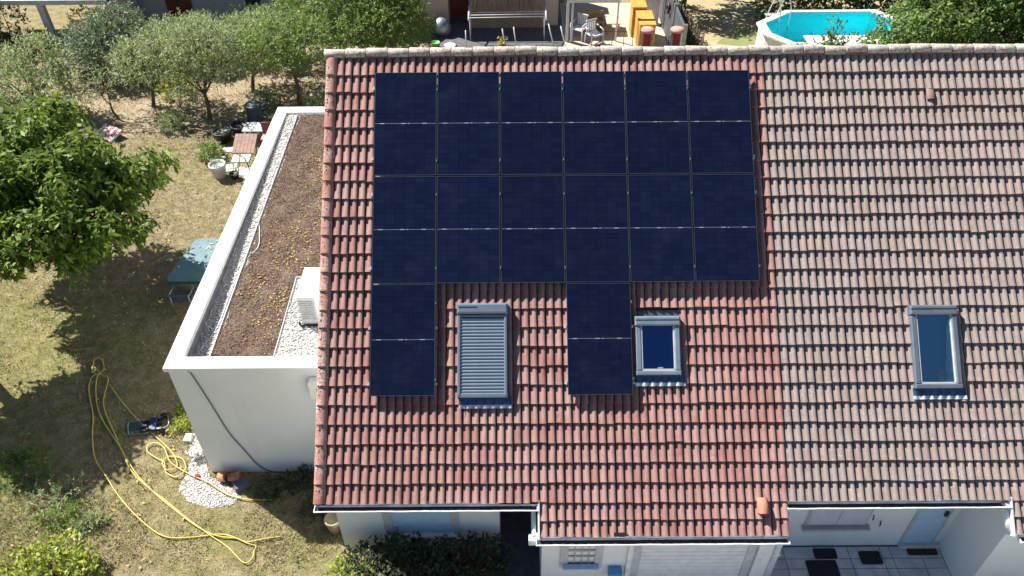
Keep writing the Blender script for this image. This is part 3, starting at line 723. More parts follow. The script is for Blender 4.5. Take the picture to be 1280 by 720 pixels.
MB().box((9.42, -4.72, 0.0), (10.16, -4.632, 0.11), bev=0.01).obj('door_step', 'paver', RH)
MB().box((9.90, -4.66, 1.32), (10.06, -4.632, 1.40)).obj('house_lamp', 'black', RH)
# terrace paving in the recess, tile by tile
pv = MB().box((6.62, -9.0, -0.02), (10.17, -4.63, 0.004)).obj('terrace_paving', 'joint'); pv['kind'] = 'structure'; pv['label'] = 'grey tiled entrance terrace between the two garages'
px = [6.64, 7.26, 7.86, 8.46, 9.06, 9.24, 9.77, 10.165]; py = [-4.66, -4.90, -5.10, -5.55, -6.05, -6.55]
for i in range(len(px)-1):
    for j in range(len(py)-1):
        MB().box((px[i]+0.006, py[j+1]+0.006, 0.0), (px[i+1]-0.006, py[j]-0.006, 0.012), bev=0.003).obj('paving_tile', 'paver', pv)
def mat_(name, c, w_, h_, rot, mat, label):
    T = Matrix.Translation((c[0], c[1], 0.013)) @ Matrix.Rotation(rot, 4, 'Z')
    m = MB(); pts = []
    for sx, sy in ((1, 1), (-1, 1), (-1, -1), (1, -1)):
        for k in range(4):
            q = math.atan2(sy, sx) - math.pi/4 + k*math.pi/6; pts.append((sx*(w_/2-0.03) + 0.03*math.cos(q), sy*(h_/2-0.03) + 0.03*math.sin(q)))
    m.prism(pts, 0, 0.016, 'z', T)
    return tag(m.obj(name, mat), label, 'mat')
mat_('doormat', (9.82, -4.735), 0.55, 0.22, 0.0, 'mat_brown', 'brown coir doormat in front of the blue door')
mat_('floor_mat', (8.83, -4.89), 0.39, 0.26, 0.0, 'mat_black', 'small black rounded mat, nearest of the black mats to the door')
mat_('floor_mat', (8.02, -4.80), 0.42, 0.20, 0.0, 'mat_black', 'small black mat lying under the shuttered window')
mat_('floor_mat', (7.89, -5.10), 0.56, 0.33, 0.0, 'mat_black', 'largest black mat at the bottom edge of the tiled terrace')
# blue bits
mb_ = MB().box((3.90, -5.66, 0.62), (4.10, -5.505, 0.86), bev=0.02).obj('letter_box', 'navy'); tag(mb_, 'blue letter box on the wall between small window and garage door', 'letter box')
MB().box((3.885, -5.67, 0.86), (4.115, -5.50, 0.90), bev=0.01).obj('lid', 'blue_paint', mb_)

# ------------------------------------------------------------------ solar panels
def panel_proto():
    T = Matrix.Identity(4)
    root = thing('solar_panel', 'x', 'solar panel', T=RT(0, PH, 0))
    fw, th = 0.010, 0.034
    m = MB(); m.box((0, 0, -th), (PW, fw, 0)); m.box((0, PH-fw, -th), (PW, PH, 0)); m.box((0, fw, -th), (fw, PH-fw, 0)); m.box((PW-fw, fw, -th), (PW, PH-fw, 0))
    m.obj('frame', 'black_frame', root, world=False)
    MB().box((fw, fw, -0.012), (PW-fw, PH-fw, -0.004)).obj('glass', 'cells', root, world=False)
    yc = PH*0.5
    MB().box((fw+0.004, yc-0.003, -0.0038), (PW-fw-0.004, yc+0.003, -0.0030)).obj('centre_ribbon', 'sk_frame_lt', root, world=False)
    for a, b in ((0.09, 0.165), (0.45, 0.525), (0.56, 0.585), (0.80, 0.875)):
        MB().box((a, yc-0.0055, -0.0029), (b, yc+0.0055, -0.0022)).obj('busbar_ribbon', 'alu_lt', root, world=False)
    for y in (0.25, PH-0.31):
        cl = MB().box((PW-0.006, y-0.03, -0.05), (PW+0.022, y+0.03, 0.005), bev=0.003).obj('clamp', 'black_frame', root, world=False)
        MB().tube([(PW+0.008, y, 0.004), (PW+0.008, y, 0.010)], 0.007, 6).obj('bolt', 'alu_lt', cl, world=False)
    return root
proto = panel_proto()
def copy_tree(o, parent=None):
    c = o.copy(); C.objects.link(c)
    if parent is not None: c.parent = parent
    for ch in o.children: copy_tree(ch, c)
    return c
ordn = ['leftmost', 'second from the left', 'third from the left', 'fourth from the left', 'fifth from the left', 'rightmost']
PANEL_OBJS = []
for i, (u, v, r, c) in enumerate(PANELS):
    PANEL_OBJS.append(proto if i == 0 else copy_tree(proto))
for i, (u, v, r, c) in enumerate(PANELS):
    o = PANEL_OBJS[i]
    o.matrix_basis = RT(u + random.gauss(0, .0015), v + PH + random.gauss(0, .0015), random.gauss(0, .0015)); o['group'] = 'dark blue solar panels on the red roof'
    if r < 2: o['label'] = 'dark blue solar panel, %s in the %s row' % (ordn[c], ['upper', 'middle'][r])
    else: o['label'] = ['single solar panel hanging below the array left of the shuttered skylight', 'single solar panel hanging below the array between the two left skylights'][c == 3]
# mounting rails
def rail(u0, u1, v, label):
    o = tag(MB().box((u0-0.045, -0.02, -0.085), (u1+0.035, 0.02, -0.036)).obj('mounting_rail', 'alu_lt', None, False, RT(0, v, 0)), label, 'rail', 'aluminium rails under the solar panels')
    MB().box((u0-0.03, -0.026, -0.05), (u0-0.006, 0.026, -0.005), bev=0.004).obj('end_clamp', 'alu_lt', o, world=False)
    MB().box((u1+0.004, -0.022, -0.05), (u1+0.024, 0.022, -0.008), bev=0.004).obj('end_clamp', 'alu', o, world=False)
aw = 5*PC + PW
for v, lab in ((0.27, 'aluminium rail under the upper panel row, the one nearest the ridge'), (1.50, 'aluminium rail under the lower half of the upper panel row'),
               (2.11, 'aluminium rail under the upper half of the middle panel row'), (3.35, 'aluminium rail under the lower edge of the middle panel row')): rail(0, aw, v, lab)
for u, nm in ((0, 'left'), (3*PC, 'right')):
    for v, q in ((4.33, 'upper'), (5.23, 'lower')): rail(u, u+PW, v, '%s rail under the %s one of the two single hanging panels' % (q, nm))

# ------------------------------------------------------------------ skylights
def apron(u, v, wd, parent, n_roll, drop=0.13, lead='lead', edge='lead_lt'):
    """flashing that steps down from the frame and is dressed over the tile rolls"""
    m = MB(); N = n_roll*8; rows = [(0.0, None), (drop*0.6, None), (drop, 1)]
    base = U0
    vs = []
    for v_, w_ in ((v, 0), (v + drop*0.5, 0), (v + drop, 1), (v + drop + 0.055, 1)):
        for i in range(N+1):
            uu = u + wd*i/N; ph = ((uu - base) % (TW/2))/(TW/2)
            roll = 0.040*max(0.0, math.sin(math.pi*min(1, max(0, (ph-0.36)/0.60))))**0.7
            off = -0.098 if w_ == 0 else -0.112 + roll
            vs.append(tuple(RP(uu, v_, off + 0.012)))
    fs = [(r*(N+1)+i, r*(N+1)+i+1, (r+1)*(N+1)+i+1, (r+1)*(N+1)+i) for r in range(2) for i in range(N)]
    a = MB().add(vs, fs).obj('flashing', lead, parent, True)
    b = MB().add(vs[2*(N+1):], [(i, i+1, N+1+i+1, N+1+i) for i in range(N)]).obj('flashing_edge', edge, a, True, world=False)
def skylight(key, label, n_roll, top_dress=False):
    u, v, wd, h = SKY[key]; fm = 'sk_frame' if key == 'right' else 'sk_frame_lt'
    root = thing('skylight', label, 'skylight', T=RT(u, v+h, -0.02))
    t = 0.085
    for xa in (0, wd-t): MB().box((xa, 0.075, -0.13), (xa+t, h-0.14, 0.0), bev=0.012).obj('side_frame', fm, root, world=False)
    MB().box((-0.008, 0, -0.13), (wd+0.008, 0.073, 0.002), bev=0.014).obj('bottom_rail', fm, root, world=False)
    MB().box((-0.012, h-0.14, -0.10), (wd+0.012, h+0.012, 0.028), bev=0.022).obj('top_hood', fm, root, world=False)
    MB().box((-0.008, h-0.052, 0.028), (wd+0.008, h-0.044, 0.034)).obj('hood_seam', 'black', root, world=False)
    iw = MB(); a = t - 0.02
    iw.box((t-0.004, 0.073, -0.05), (t+0.02, h-0.14, -0.012)); iw.box((wd-t-0.02, 0.073, -0.05), (wd-t+0.004, h-0.14, -0.012)); iw.box((t, 0.069, -0.05), (wd-t, 0.10, -0.012))
    iw.obj('sash', 'frame_grey', root, world=False)
    MB().add([(t+0.016, 0.098, -0.036), (wd-t-0.016, 0.098, -0.036), (wd-t-0.016, h-0.138, -0.036), (t+0.016, h-0.138, -0.036)], [(0, 1, 2, 3)]).obj('pane', 'pane_sky' if key == 'right' else 'pane', root, world=False)
    bx = MB(); x0, x1, y0, y1, zb = t, wd-t, 0.05, h-0.09, (-0.14 if key == 'right' else -0.075)
    bx.add([(x0, y0, zb), (x1, y0, zb), (x1, y1, zb), (x0, y1, zb), (x0, y0, -0.05), (x1, y0, -0.05), (x1, y1, -0.05), (x0, y1, -0.05)], [(0, 1, 2, 3), (0, 1, 5, 4), (1, 2, 6, 5), (2, 3, 7, 6), (3, 0, 4, 7)])
    bx.obj('reveal' if key == 'right' else 'blind', 'room' if key == 'right' else 'blind', root, world=False)
    if key == 'right':
        cu = MB(); xs = [wd-t-0.015 - 0.016*k for k in range(9)]
        n = 26; vs = []
        for j in range(n+1):
            yy = 0.11 + (h-0.30)*j/n; wdt = 0.135*(1 - j/n)**0.55 + 0.012
            for k in range(7): vs.append((wd-t-0.006 - wdt*k/6 + 0.006*math.sin(j*0.8), yy, -0.065 + 0.010*math.sin(k*2.4)))
        cu.add(vs, [(j*7+k, j*7+k+1, (j+1)*7+k+1, (j+1)*7+k) for j in range(n) for k in range(6)])
        cu.obj('curtain', 'curtain', root, True, world=False)
        c2 = MB(); vs = []
        for j in range(9):
            yy = 0.115 + 0.20*j/8; hw = 0.085*(1-j/8)**0.7 + 0.008
            for k in range(5): vs.append((wd*0.60 + 0.02 - hw + 2*hw*k/4 + 0.02*math.sin(j*1.3), yy, -0.075 + 0.012*math.sin(k*3)))
        c2.add(vs, [(j*5+k, j*5+k+1, (j+1)*5+k+1, (j+1)*5+k) for j in range(8) for k in range(4)]).obj('curtain', 'frame_grey', root, True, world=False)
    else:
        MB().box((wd*0.48, 0.105, -0.030), (wd*0.60, 0.125, -0.018)).obj('rating_plate', 'alu_lt', root, world=False)
    sf = MB(); sf.box((-0.05, -0.02, -0.150), (-0.004, h+0.02, -0.118)); sf.box((wd+0.004, -0.02, -0.150), (wd+0.05, h+0.02, -0.118)); sf.box((-0.05, h+0.021, -0.150), (wd+0.05, h+0.12, -0.118))
    sf.obj('side_flashing', 'lead_dull', root, world=False)
    apron(u-0.03, v+h-0.01, wd+0.10, root, n_roll)
    return root
skylight('small', 'small grey framed skylight with blue glass beside the right hanging panel', 6)
skylight('right', 'tall grey framed skylight with white curtain on the right hand roof', 6)
# roller shutter skylight
u, v, wd, h = SKY['shut']
S = thing('shuttered_skylight', 'skylight covered by a closed grey aluminium roller shutter', 'skylight', T=RT(u, v+h, -0.02))
MB().box((-0.01, h-0.17, -0.12), (wd+0.01, h, 0.065), bev=0.028).obj('shutter_box', 'slat', S, world=False)
MB().box((0.02, h-0.075, 0.066), (wd*0.40, h-0.058, 0.069)).obj('solar_strip', 'navy', S, world=False)
for x in (0, wd-0.05): MB().box((x, 0.0, -0.12), (x+0.05, h-0.17, 0.03), bev=0.012).obj('side_rail', 'slat', S, world=False)
ns = 24; sh_ = (h - 0.17 - 0.05)/ns
sl = MB(); pr = [(0, -0.004), (sh_*0.12, 0.012), (sh_*0.5, 0.020), (sh_*0.85, 0.010), (sh_*0.97, -0.006)]
n = len(pr); sl.add([(0.05, y, z) for y, z in pr] + [(wd-0.05, y, z) for y, z in pr], [(i, i+1, n+i+1, n+i) for i in range(n-1)])
slme = sl.mesh('shutter_slat', True); slme.materials.append(M['slat'])
for i in range(ns): link('shutter_slat', slme, S, Matrix.Translation((0, 0.05 + i*sh_, -0.005)), False)
MB().box((0.05, 0.01, -0.10), (wd-0.05, h-0.17, -0.02)).obj('shutter_back', 'black', S, world=False)
MB().box((-0.006, -0.025, -0.12), (wd+0.006, 0.05, 0.022), bev=0.014).obj('bottom_bar', 'slat', S, world=False)
apron(u+0.02, v+h+0.01, wd+0.05, S, 6)
for x0, x1 in ((-0.045, -0.004), (wd+0.004, wd+0.05)): MB().box((x0, -0.02, -0.150), (x1, h-0.06, -0.118)).obj('side_flashing', 'lead_dull', S, world=False)

# roof vent cowls just behind the ridge
for x, y, lab in ((4.70, 0.95, 'faded terracotta roof cowl behind the ridge, the left one of the pair'), (5.22, 0.95, 'faded terracotta roof cowl behind the ridge, the right one of the pair')):
    zr = RP(0, V_APEX, -0.12).z - (y - Y_APEX)*math.tan(PITCH)
    t = thing('roof_cowl', lab, 'roof vent', (x, y, zr), 'terracotta cowls behind the ridge')
    T = Matrix.Translation((x, y, 0))
    MB().lathe([(0.075, zr-0.05), (0.075, zr+0.54), (0.085, zr+0.56)], 18, T).obj('pipe', 'red_paint', t, True)
    MB().lathe([(0.06, zr+0.565), (0.118, zr+0.57), (0.125, zr+0.59), (0.112, zr+0.615), (0.045, zr+0.628)], 22, T).obj('cap', 'vent_pink', t, True)

# ------------------------------------------------------------------ flat roofed extension
EX0, EX1, EY0, EY1, EZ = -3.83, -0.86, -2.90, 6.34, 3.08
X = thing('flat_roof_extension', 'white flat roofed extension with parapet and dry green roof', 'extension', (-2.3, 1.7, 0))
FL = 2.80
def FY(y): return 2.80 + (y + 2.7)*0.0325
m = MB(); m.box((EX0, EY0, 0), (EX1, EY1, FL-0.1)); 
m.box((EX0, EY0, FL-0.1), (EX0+0.20, EY1, EZ)); m.box((EX0+0.20, EY0, FL-0.1), (EX1, EY0+0.20, EZ)); m.box((EX0+0.20, EY1-0.20, FL-0.1), (EX1, EY1, EZ))
m.obj('wall', 'render', X)
cw = 0.29
cp = MB(); z0, z1 = EZ, EZ+0.06
cp.box((EX0-0.05, EY0-0.05, z0-0.03), (EX0-0.05+cw, EY1+0.05, z1), bev=0.008)
cp.box((EX0-0.05+cw, EY0-0.05, z0-0.03), (EX1, EY0-0.05+cw, z1), bev=0.008)
cp.box((EX0-0.05+cw, EY1+0.05-cw, z0-0.03), (EX1, EY1+0.05, z1), bev=0.008)
cp.obj('coping', 'coping', X)
ix0, iy0, iy1 = EX0+0.20, EY0+0.20, EY1-0.20
up_ = MB(); up_.box((ix0, iy0, FL-0.08), (ix0+0.012, iy1, EZ-0.032)); up_.box((ix0+0.012, iy0, FL-0.08), (EX1, iy0+0.012, EZ-0.032)); up_.box((ix0+0.012, iy1-0.012, FL-0.08), (EX1, iy1, EZ-0.032))
up_.obj('roof_upstand', simple('grey_membrane', (0.16, 0.17, 0.20), 0.7), X)
gb = MB().prism([(iy0+0.012, FL-0.099), (iy1-0.012, FL-0.099), (iy1-0.012, FY(iy1)-0.008), (iy0+0.012, FY(iy0)-0.008)], ix0+0.012, EX1).obj('gravel_bed', 'gravel_bed', X)
SX0, SX1, SY0, SY1 = -3.27, EX1, iy0+0.012, 6.03
# substrate, notched at the front right where the gravel holds the heat pump
NX, NY = -2.11, -0.23
sm = MB(); gx = np.linspace(SX0, SX1, 62); gy = np.linspace(SY0, SY1, 150)
V = []; 
for yy in gy:
    for xx in gx:
        edge = min((xx-SX0), (yy-SY0), (SY1-yy), 0.12)/0.12
        V.append((xx, yy, FY(yy) - 0.015 + 0.040*max(0, min(1, edge)) + 0.012*math.sin(xx*7.3+yy*2.1)*math.sin(yy*5.7-xx) + random.gauss(0, 0.006)))
Fq = []
for j in range(149):
    for i in range(61):
        cxm, cym = (gx[i]+gx[i+1])/2, (gy[j]+gy[j+1])/2
        if cxm > NX and cym < NY: continue
        Fq.append((j*62+i, j*62+i+1, (j+1)*62+i+1, (j+1)*62+i))
sme = np_mesh('green_roof', V, Fq, 'soil'); sme.shade_smooth(); link('green_roof', sme, X)
def tilt_box(m, x0, y0, x1, y1, h):
    m.add([(x0, y0, FY(y0)-0.05), (x1, y0, FY(y0)-0.05), (x1, y1, FY(y1)-0.05), (x0, y1, FY(y1)-0.05), (x0, y0, FY(y0)+h), (x1, y0, FY(y0)+h), (x1, y1, FY(y1)+h), (x0, y1, FY(y1)+h)], [(0, 3, 2, 1), (4, 5, 6, 7), (0, 1, 5, 4), (1, 2, 6, 5), (2, 3, 7, 6), (3, 0, 4, 7)])
ed = MB()
tilt_box(ed, SX0-0.022, SY0, SX0-0.010, SY1, 0.036); tilt_box(ed, NX-0.006, SY0, NX+0.006, NY, 0.030); tilt_box(ed, NX+0.006, NY-0.006, EX1, NY+0.006, 0.030); tilt_box(ed, SX0, SY1+0.004, EX1, SY1+0.014, 0.025)
ed.obj('edging_strip', 'alu_lt', X)
# dry sedum litter and yellow patches on the green roof
N = 26000; x = rng.uniform(SX0, SX1, N); y = rng.uniform(SY0, SY1, N); k = ~((x > NX-0.02) & (y < NY+0.02)); x, y = x[k], y[k]
P = np.stack([x, y, FY(y)+0.030 + rng.uniform(0, 0.012, len(x))], 1)
Vv, Ff = octs(P, rng.uniform(0.006, 0.017, len(x)), 0.8)
o = link('dry_sedum', np_mesh('dry_sedum', Vv, Ff, 'litter'), X); o['kind'] = 'stuff'
cl = np.array([(-2.5, 4.0), (-2.2, 3.1), (-1.6, 3.6), (-1.9, 2.2), (-2.3, 0.4), (-2.25, -0.8), (-2.35, -1.5), (-1.4, 4.6), (-2.9, -0.4), (-2.4, 1.2)])
pts = []
for c_ in cl:
    q = rng.normal(0, [0.28, 0.32], (110, 2)) + c_; pts.append(q)
pts = np.concatenate(pts); k = (pts[:, 0] > SX0+0.05) & (pts[:, 0] < SX1-0.05) & ~((pts[:, 0] > NX-0.04) & (pts[:, 1] < NY+0.04)) & (pts[:, 1] > SY0); pts = pts[k]
P = np.column_stack([pts, FY(pts[:, 1])+0.036])
Vv, Ff = octs(P, rng.uniform(0.012, 0.032, len(P)), 0.6)
o = link('yellow_sedum', np_mesh('yellow_sedum', Vv, Ff, 'litter_y'), X); o['kind'] = 'stuff'
# pebbles
N = 15000; x = rng.uniform(ix0+0.02, EX1, N); y = rng.uniform(iy0+0.02, iy1-0.02, N)
k = (x < SX0-0.02) | (y > SY1+0.02) | ((x > NX+0.02) & (y < NY-0.02)); x, y = x[k], y[k]
P = np.stack([x, y, FY(y)-0.002 + rng.uniform(0, 0.012, len(x))], 1)
Vv, Ff = octs(P, rng.uniform(0.012, 0.026, len(x)), 0.75)
o = link('white_pebbles', np_mesh('white_pebbles', Vv, Ff, 'pebble'), X); o['kind'] = 'stuff'
# white cable lying in the gravel strip
pts = [(-3.60, -2.60, FL), (-3.50, -2.1, FL), (-3.36, -1.6, FL), (-3.34, -0.6, FL), (-3.28, 0.3, FL), (-3.10, 0.7, FL+0.04), (-3.18, 1.2, FL+0.05), (-3.33, 1.8, FL), (-3.38, 2.8, FL), (-3.36, 4.0, FL)]
tag(MB().tube([Vector((q.x, q.y, q.z - FL + FY(q.y))) for q in smooth_path(pts, 6)], 0.009, 6).obj('roof_cable', 'cable_white', None, True), 'white cable snaking along the gravel strip of the flat roof', 'cable')
# cable down the wall
pts = [(-3.44, -2.95, 3.05), (-3.43, -2.925, 3.02), (-3.30, -2.92, 2.23), (-3.16, -2.92, 1.29), (-2.99, -2.92, 0.74), (-2.85, -2.92, 0.30), (-2.64, -2.92, 0.05), (-2.35, -2.93, 0.02), (-1.9, -2.93, 0.03)]
tag(MB().tube(smooth_path(pts, 6), 0.011, 6).obj('wall_cable', 'cable_grey', None, True), 'dark cable hanging diagonally down the white extension wall', 'cable')
# outlet hood
vb = thing('wall_vent', 'white box hood on the extension wall beside the red roof', 'vent', (-1.2, -2.9, 2.4))
MB().box((-1.36, -3.06, 2.42), (-1.02, -2.905, 2.86), bev=0.02).obj('hood', 'ac_white', vb)
MB().box((-1.22, -3.075, 2.60), (-1.06, -3.055, 2.70)).obj('opening', 'darkroom', vb)
# heat pump
AX0, AX1, AY0, AY1, AZ0, AZ1 = -1.73, -1.40, -1.56, -0.70, FL+0.06, FL+0.74
A = thing('heat_pump_unit', 'white heat pump box standing on gravel beside the house roof', 'heat pump', (-1.56, -1.1, FL))
MB().box((AX0, AY0, AZ0), (AX1, AY1, AZ1), bev=0.015).obj('casing', 'ac_white', A)
MB().box((AX0-0.008, AY0-0.008, AZ1-0.012), (AX1+0.008, AY1+0.008, AZ1+0.012), bev=0.01).obj('lid', 'ac_white', A)
for i in range(9): MB().box((AX0+0.03, AY0-0.012, AZ0+0.12+i*0.055), (AX1-0.03, AY0-0.001, AZ0+0.12+i*0.055+0.032)).obj('louvre', 'ac_grill', A)
fc = Matrix.Translation((AX0-0.004, -1.02, AZ0+0.34)) @ Matrix.Rotation(R(-90), 4, 'Y')
MB().lathe([(0.27, 0), (0.27, 0.012), (0.255, 0.02), (0.06, 0.02)], 24, fc).obj('fan_grille', 'ac_grill', A, True)
MB().box((AX0+0.01, AY0-0.02, AZ0-0.05), (AX1-0.01, AY0+0.06, AZ0)).obj('foot', 'black', A)
MB().box((AX0+0.01, AY1-0.10, AZ0-0.05), (AX1-0.01, AY1-0.03, AZ0)).obj('foot', 'black', A)
MB().tube(smooth_path([(AX1, AY0-0.03, AZ0+0.0), (AX0+0.06, AY0-0.03, AZ0-0.0), (AX0-0.02, AY0-0.05, AZ0+0.01), (AX0-0.035, AY0-0.05, AZ0+0.10)], 4), 0.022, 8).obj('pipe', 'black', A, True)

# ------------------------------------------------------------------ vegetation builders
def sample_lobes(lobes, n, rmin=0.72):
    """points near the surface of a union of ellipsoids, with outward normals"""
    Lb = np.array([(c[0], c[1], c[2], r[0], r[1], r[2]) for c, r in lobes]); a = Lb[:, 3]*Lb[:, 4] + Lb[:, 4]*Lb[:, 5]
    idx = rng.choice(len(Lb), n*2, p=a/a.sum()); d = unit(rng.normal(size=(n*2, 3))); rad = rng.uniform(rmin, 1.04, (n*2, 1))
    P = Lb[idx, :3] + d*rad*Lb[idx, 3:]
    N_ = unit(d/Lb[idx, 3:])
    deep = np.zeros(len(P), bool)
    for i in range(len(Lb)):
        q = np.linalg.norm((P - Lb[i, :3])/Lb[i, 3:], axis=1); deep |= (q < 0.66) & (idx != i)
    k = np.where(~deep)[0][:n]; return P[k], N_[k]
def rosette_leaves(lobes, n_ros, per, L, W, droop=0.35, jitter=0.07):
    P, Nn = sample_lobes(lobes, n_ros, 0.55); n = len(P)
    out = unit(Nn + np.array([0, 0, 0.25]) + rng.normal(0, 0.3, (n, 3)))
    P = P + Nn*rng.normal(0, 0.10, (n, 1)); PP = np.repeat(P, per, 0) + rng.normal(0, jitter, (n*per, 3)); OO = np.repeat(out, per, 0)
    rad = unit(rng.normal(size=(n*per, 3))); rad = unit(rad - (rad*OO).sum(1, keepdims=True)*OO)
    D = unit(rad + OO*rng.uniform(-0.1, 0.6, (n*per, 1)) - np.array([0, 0, 1])*rng.uniform(0, 2*droop, (n*per, 1)))
    return leaves(PP, D, L*rng.uniform(0.6, 1.25, n*per), W*rng.uniform(0.7, 1.2, n*per))
def clump(lobes, per_area=5.0, rmin=0.36, rmax=0.62):
    out = []
    for (c, r) in lobes:
        k = int(per_area*r[0]*r[1]*4)
        for i in range(k):
            d = unit(rng.normal(size=3)); 
            if d[2] < -0.55: continue
            rr = rng.uniform(rmin, rmax)*min(1.0, r[0]); q = np.array(c) + d*np.array(r)*rng.uniform(0.62, 0.98)
            out.append(((q[0], q[1], q[2]), (rr*1.15, rr*1.15, rr*0.75)))
    return out
def spray_leaves(lobes, n_spray, per, L, W, slen, upb=0.35, rmin=0.45, wild=0.5):
    P, Nn = sample_lobes(lobes, n_spray, rmin); n = len(P)
    D = unit(Nn + [0, 0, upb] + rng.normal(0, wild, (n, 3)))
    t = rng.uniform(0, 1, (n, per, 1)); PP = (P[:, None] + D[:, None]*t*slen*rng.uniform(0.5, 1.4, (n, 1, 1))).reshape(-1, 3)
    LD = unit(np.repeat(D, per, 0)*0.8 + rng.normal(0, 0.55, (n*per, 3)))
    return leaves(PP, LD, L*rng.uniform(0.6, 1.3, n*per), W*rng.uniform(0.7, 1.3, n*per), 0.15)
def trunk_tubes(base, lobes, r0, parent, fork=0.45, sub=2, mat='bark'):
    b = Vector(base); cen = sum((Vector(c) for c, r in lobes), Vector())/len(lobes); top = b.lerp(cen, fork) + Vector((random.uniform(-.1, .1), random.uniform(-.1, .1), 0))
    MB().tube(smooth_path([b + Vector((0, 0, -0.05)), b.lerp(top, .5) + Vector((random.uniform(-.08, .08), random.uniform(-.08, .08), 0)), top], 4), [r0*1.25] + [r0*(1.1 - 0.045*i) for i in range(8)], 8).obj('trunk', mat, parent, True)
    for c, r in lobes:
        e = Vector(c); mid = top.lerp(e, .55) + Vector((random.uniform(-.15, .15), random.uniform(-.15, .15), random.uniform(-.05, .2)))
        lm = MB().tube(smooth_path([top - Vector((0, 0, .08)), mid, e], 4), [r0*0.6*(1-0.085*i) for i in range(9)], 6)
        for s in range(sub):
            d = Vector(unit(rng.normal(size=3))); d.z = abs(d.z); q = e + Vector((d.x*r[0], d.y*r[1], d.z*r[2]))*0.8
            lm.tube([mid.lerp(e, .6), mid.lerp(q, .6), q], [r0*0.25, r0*0.16, r0*0.07], 5)
        lm.obj('limb', mat, parent, True)
def tree(name, label, cat, base, lobes, leaf, kind, n, per, L, W, r0=0.08, slen=0.25, group=None, fork=0.45, extra=None, **kw):
    t = thing(name, label, cat, base, group)
    trunk_tubes(base, lobes, r0, t, fork)
    V, F = rosette_leaves(clump(lobes, 3.6) + [(c, (r[0]*0.70, r[1]*0.70, r[2]*0.66)) for c, r in lobes], n, per, L, W, **kw) if kind == 'ros' else spray_leaves(lobes, n, per, L, W, slen, **kw)
    link('crown', np_mesh('crown', V, F, leaf), t)
    return t
def bush(name, label, cat, base, lobes, leaf, n, per, L, W, slen=0.15, group=None, kind='spray', flower=None, **kw):
    t = thing(name, label, cat, base, group)
    m = MB(); b = Vector(base)
    for c, r in lobes: m.tube([b + Vector((random.uniform(-.1, .1), random.uniform(-.1, .1), -0.02)), b.lerp(Vector(c), .6), Vector(c) + Vector((0, 0, r[2]*.5))], [0.03, 0.02, 0.008], 5)
    m.obj('stem', 'bark', t, True)
    V, F = rosette_leaves(lobes, n, per, L, W, **kw) if kind == 'ros' else spray_leaves(lobes, n, per, L, W, slen, **kw)
    link('foliage', np_mesh('foliage', V, F, leaf), t)
    if flower:
        P, Nn = sample_lobes(lobes, flower[1], 0.98); P = P[P[:, 2] > base[2] + 0.25]
        Vv, Ff = octs(P + [0, 0, 0.03], rng.uniform(0.015, 0.03, len(P)), 0.7); o = link('flowers', np_mesh('flowers', Vv, Ff, flower[0]), t); o['kind'] = 'stuff'
    return t
def E3(x, y, z, r, rz=None): return ((x, y, z), (r, r, rz if rz else r*0.85))

# ------------------------------------------------------------------ trees left of the extension
tree('broadleaf_tree', 'big dark green broad leaved tree at the left edge of the lawn', 'tree', (-8.9, 4.2, 0),
     [E3(-7.4, 2.3, 3.6, 0.95), E3(-6.75, 3.1, 3.3, 0.72), E3(-8.0, 3.5, 3.1, 0.7), E3(-9.5, 4.7, 3.2, 1.0), E3(-8.5, 2.0, 3.6, 1.0), E3(-6.5, 1.75, 2.9, 0.62), E3(-7.1, 1.1, 3.1, 0.72), E3(-8.0, 0.75, 3.1, 0.75), E3(-7.3, 1.2, 2.5, 0.6), E3(-9.9, 2.7, 3.6, 0.95), E3(-9.0, 3.4, 3.9, 0.9), E3(-6.7, 3.1, 2.8, 0.6), E3(-10.6, 4.2, 3.3, 0.95)],
     'leaf_dark', 'ros', 3000, 9, 0.22, 0.085, r0=0.14, droop=0.55)
tree('broadleaf_tree', 'broad leaved tree left of the frame throwing the lower shadow on the lawn', 'tree', (-10.3, 0.1, 0),
     [E3(-9.85, 0.15, 3.6, 0.95), E3(-9.3, -0.6, 3.6, 0.7), E3(-10.6, 0.5, 4.0, 1.0), E3(-10.2, -0.5, 3.4, 0.85), E3(-9.25, 0.1, 4.0, 0.6), E3(-9.1, -1.0, 3.5, 0.5)],
     'leaf_dark', 'ros', 2600, 7, 0.20, 0.085, r0=0.15, droop=0.4)
# ------------------------------------------------------------------ olive trees behind the extension
ol = 'olive trees behind the extension'
tree('olive_tree', 'grey-green olive tree at the far left edge above the dark broad leaved tree', 'tree', (-13.6, 11.3, 0), [E3(-13.3, 11.2, 1.3, 1.1), E3(-12.5, 11.0, 1.1, 0.95), E3(-14.3, 11.5, 1.4, 1.1), E3(-13.2, 11.9, 1.9, 0.9)], 'leaf_olive', 'spray', 1500, 9, 0.13, 0.038, 0.07, 0.28, ol, wild=0.6)
bush('rounded_shrub', 'dense blue-green rounded shrub behind the left olive tree', 'shrub', (-12.3, 14.6, 0), [E3(-12.3, 14.6, 1.0, 1.2, 1.0), E3(-11.4, 14.9, 1.0, 0.95, 0.95), E3(-13.1, 14.9, 0.9, 0.9, 0.85), E3(-12.0, 15.2, 1.5, 0.95)], 'leaf_bluegreen', 2600, 9, 0.11, 0.036, 0.22)
tree('olive_tree', 'thin young olive tree standing in the dry mulch', 'tree', (-11.05, 11.5, 0), [E3(-11.0, 11.6, 1.45, 0.42), E3(-11.2, 11.7, 1.05, 0.35)], 'leaf_olive', 'spray', 90, 7, 0.09, 0.024, 0.035, 0.22, ol)
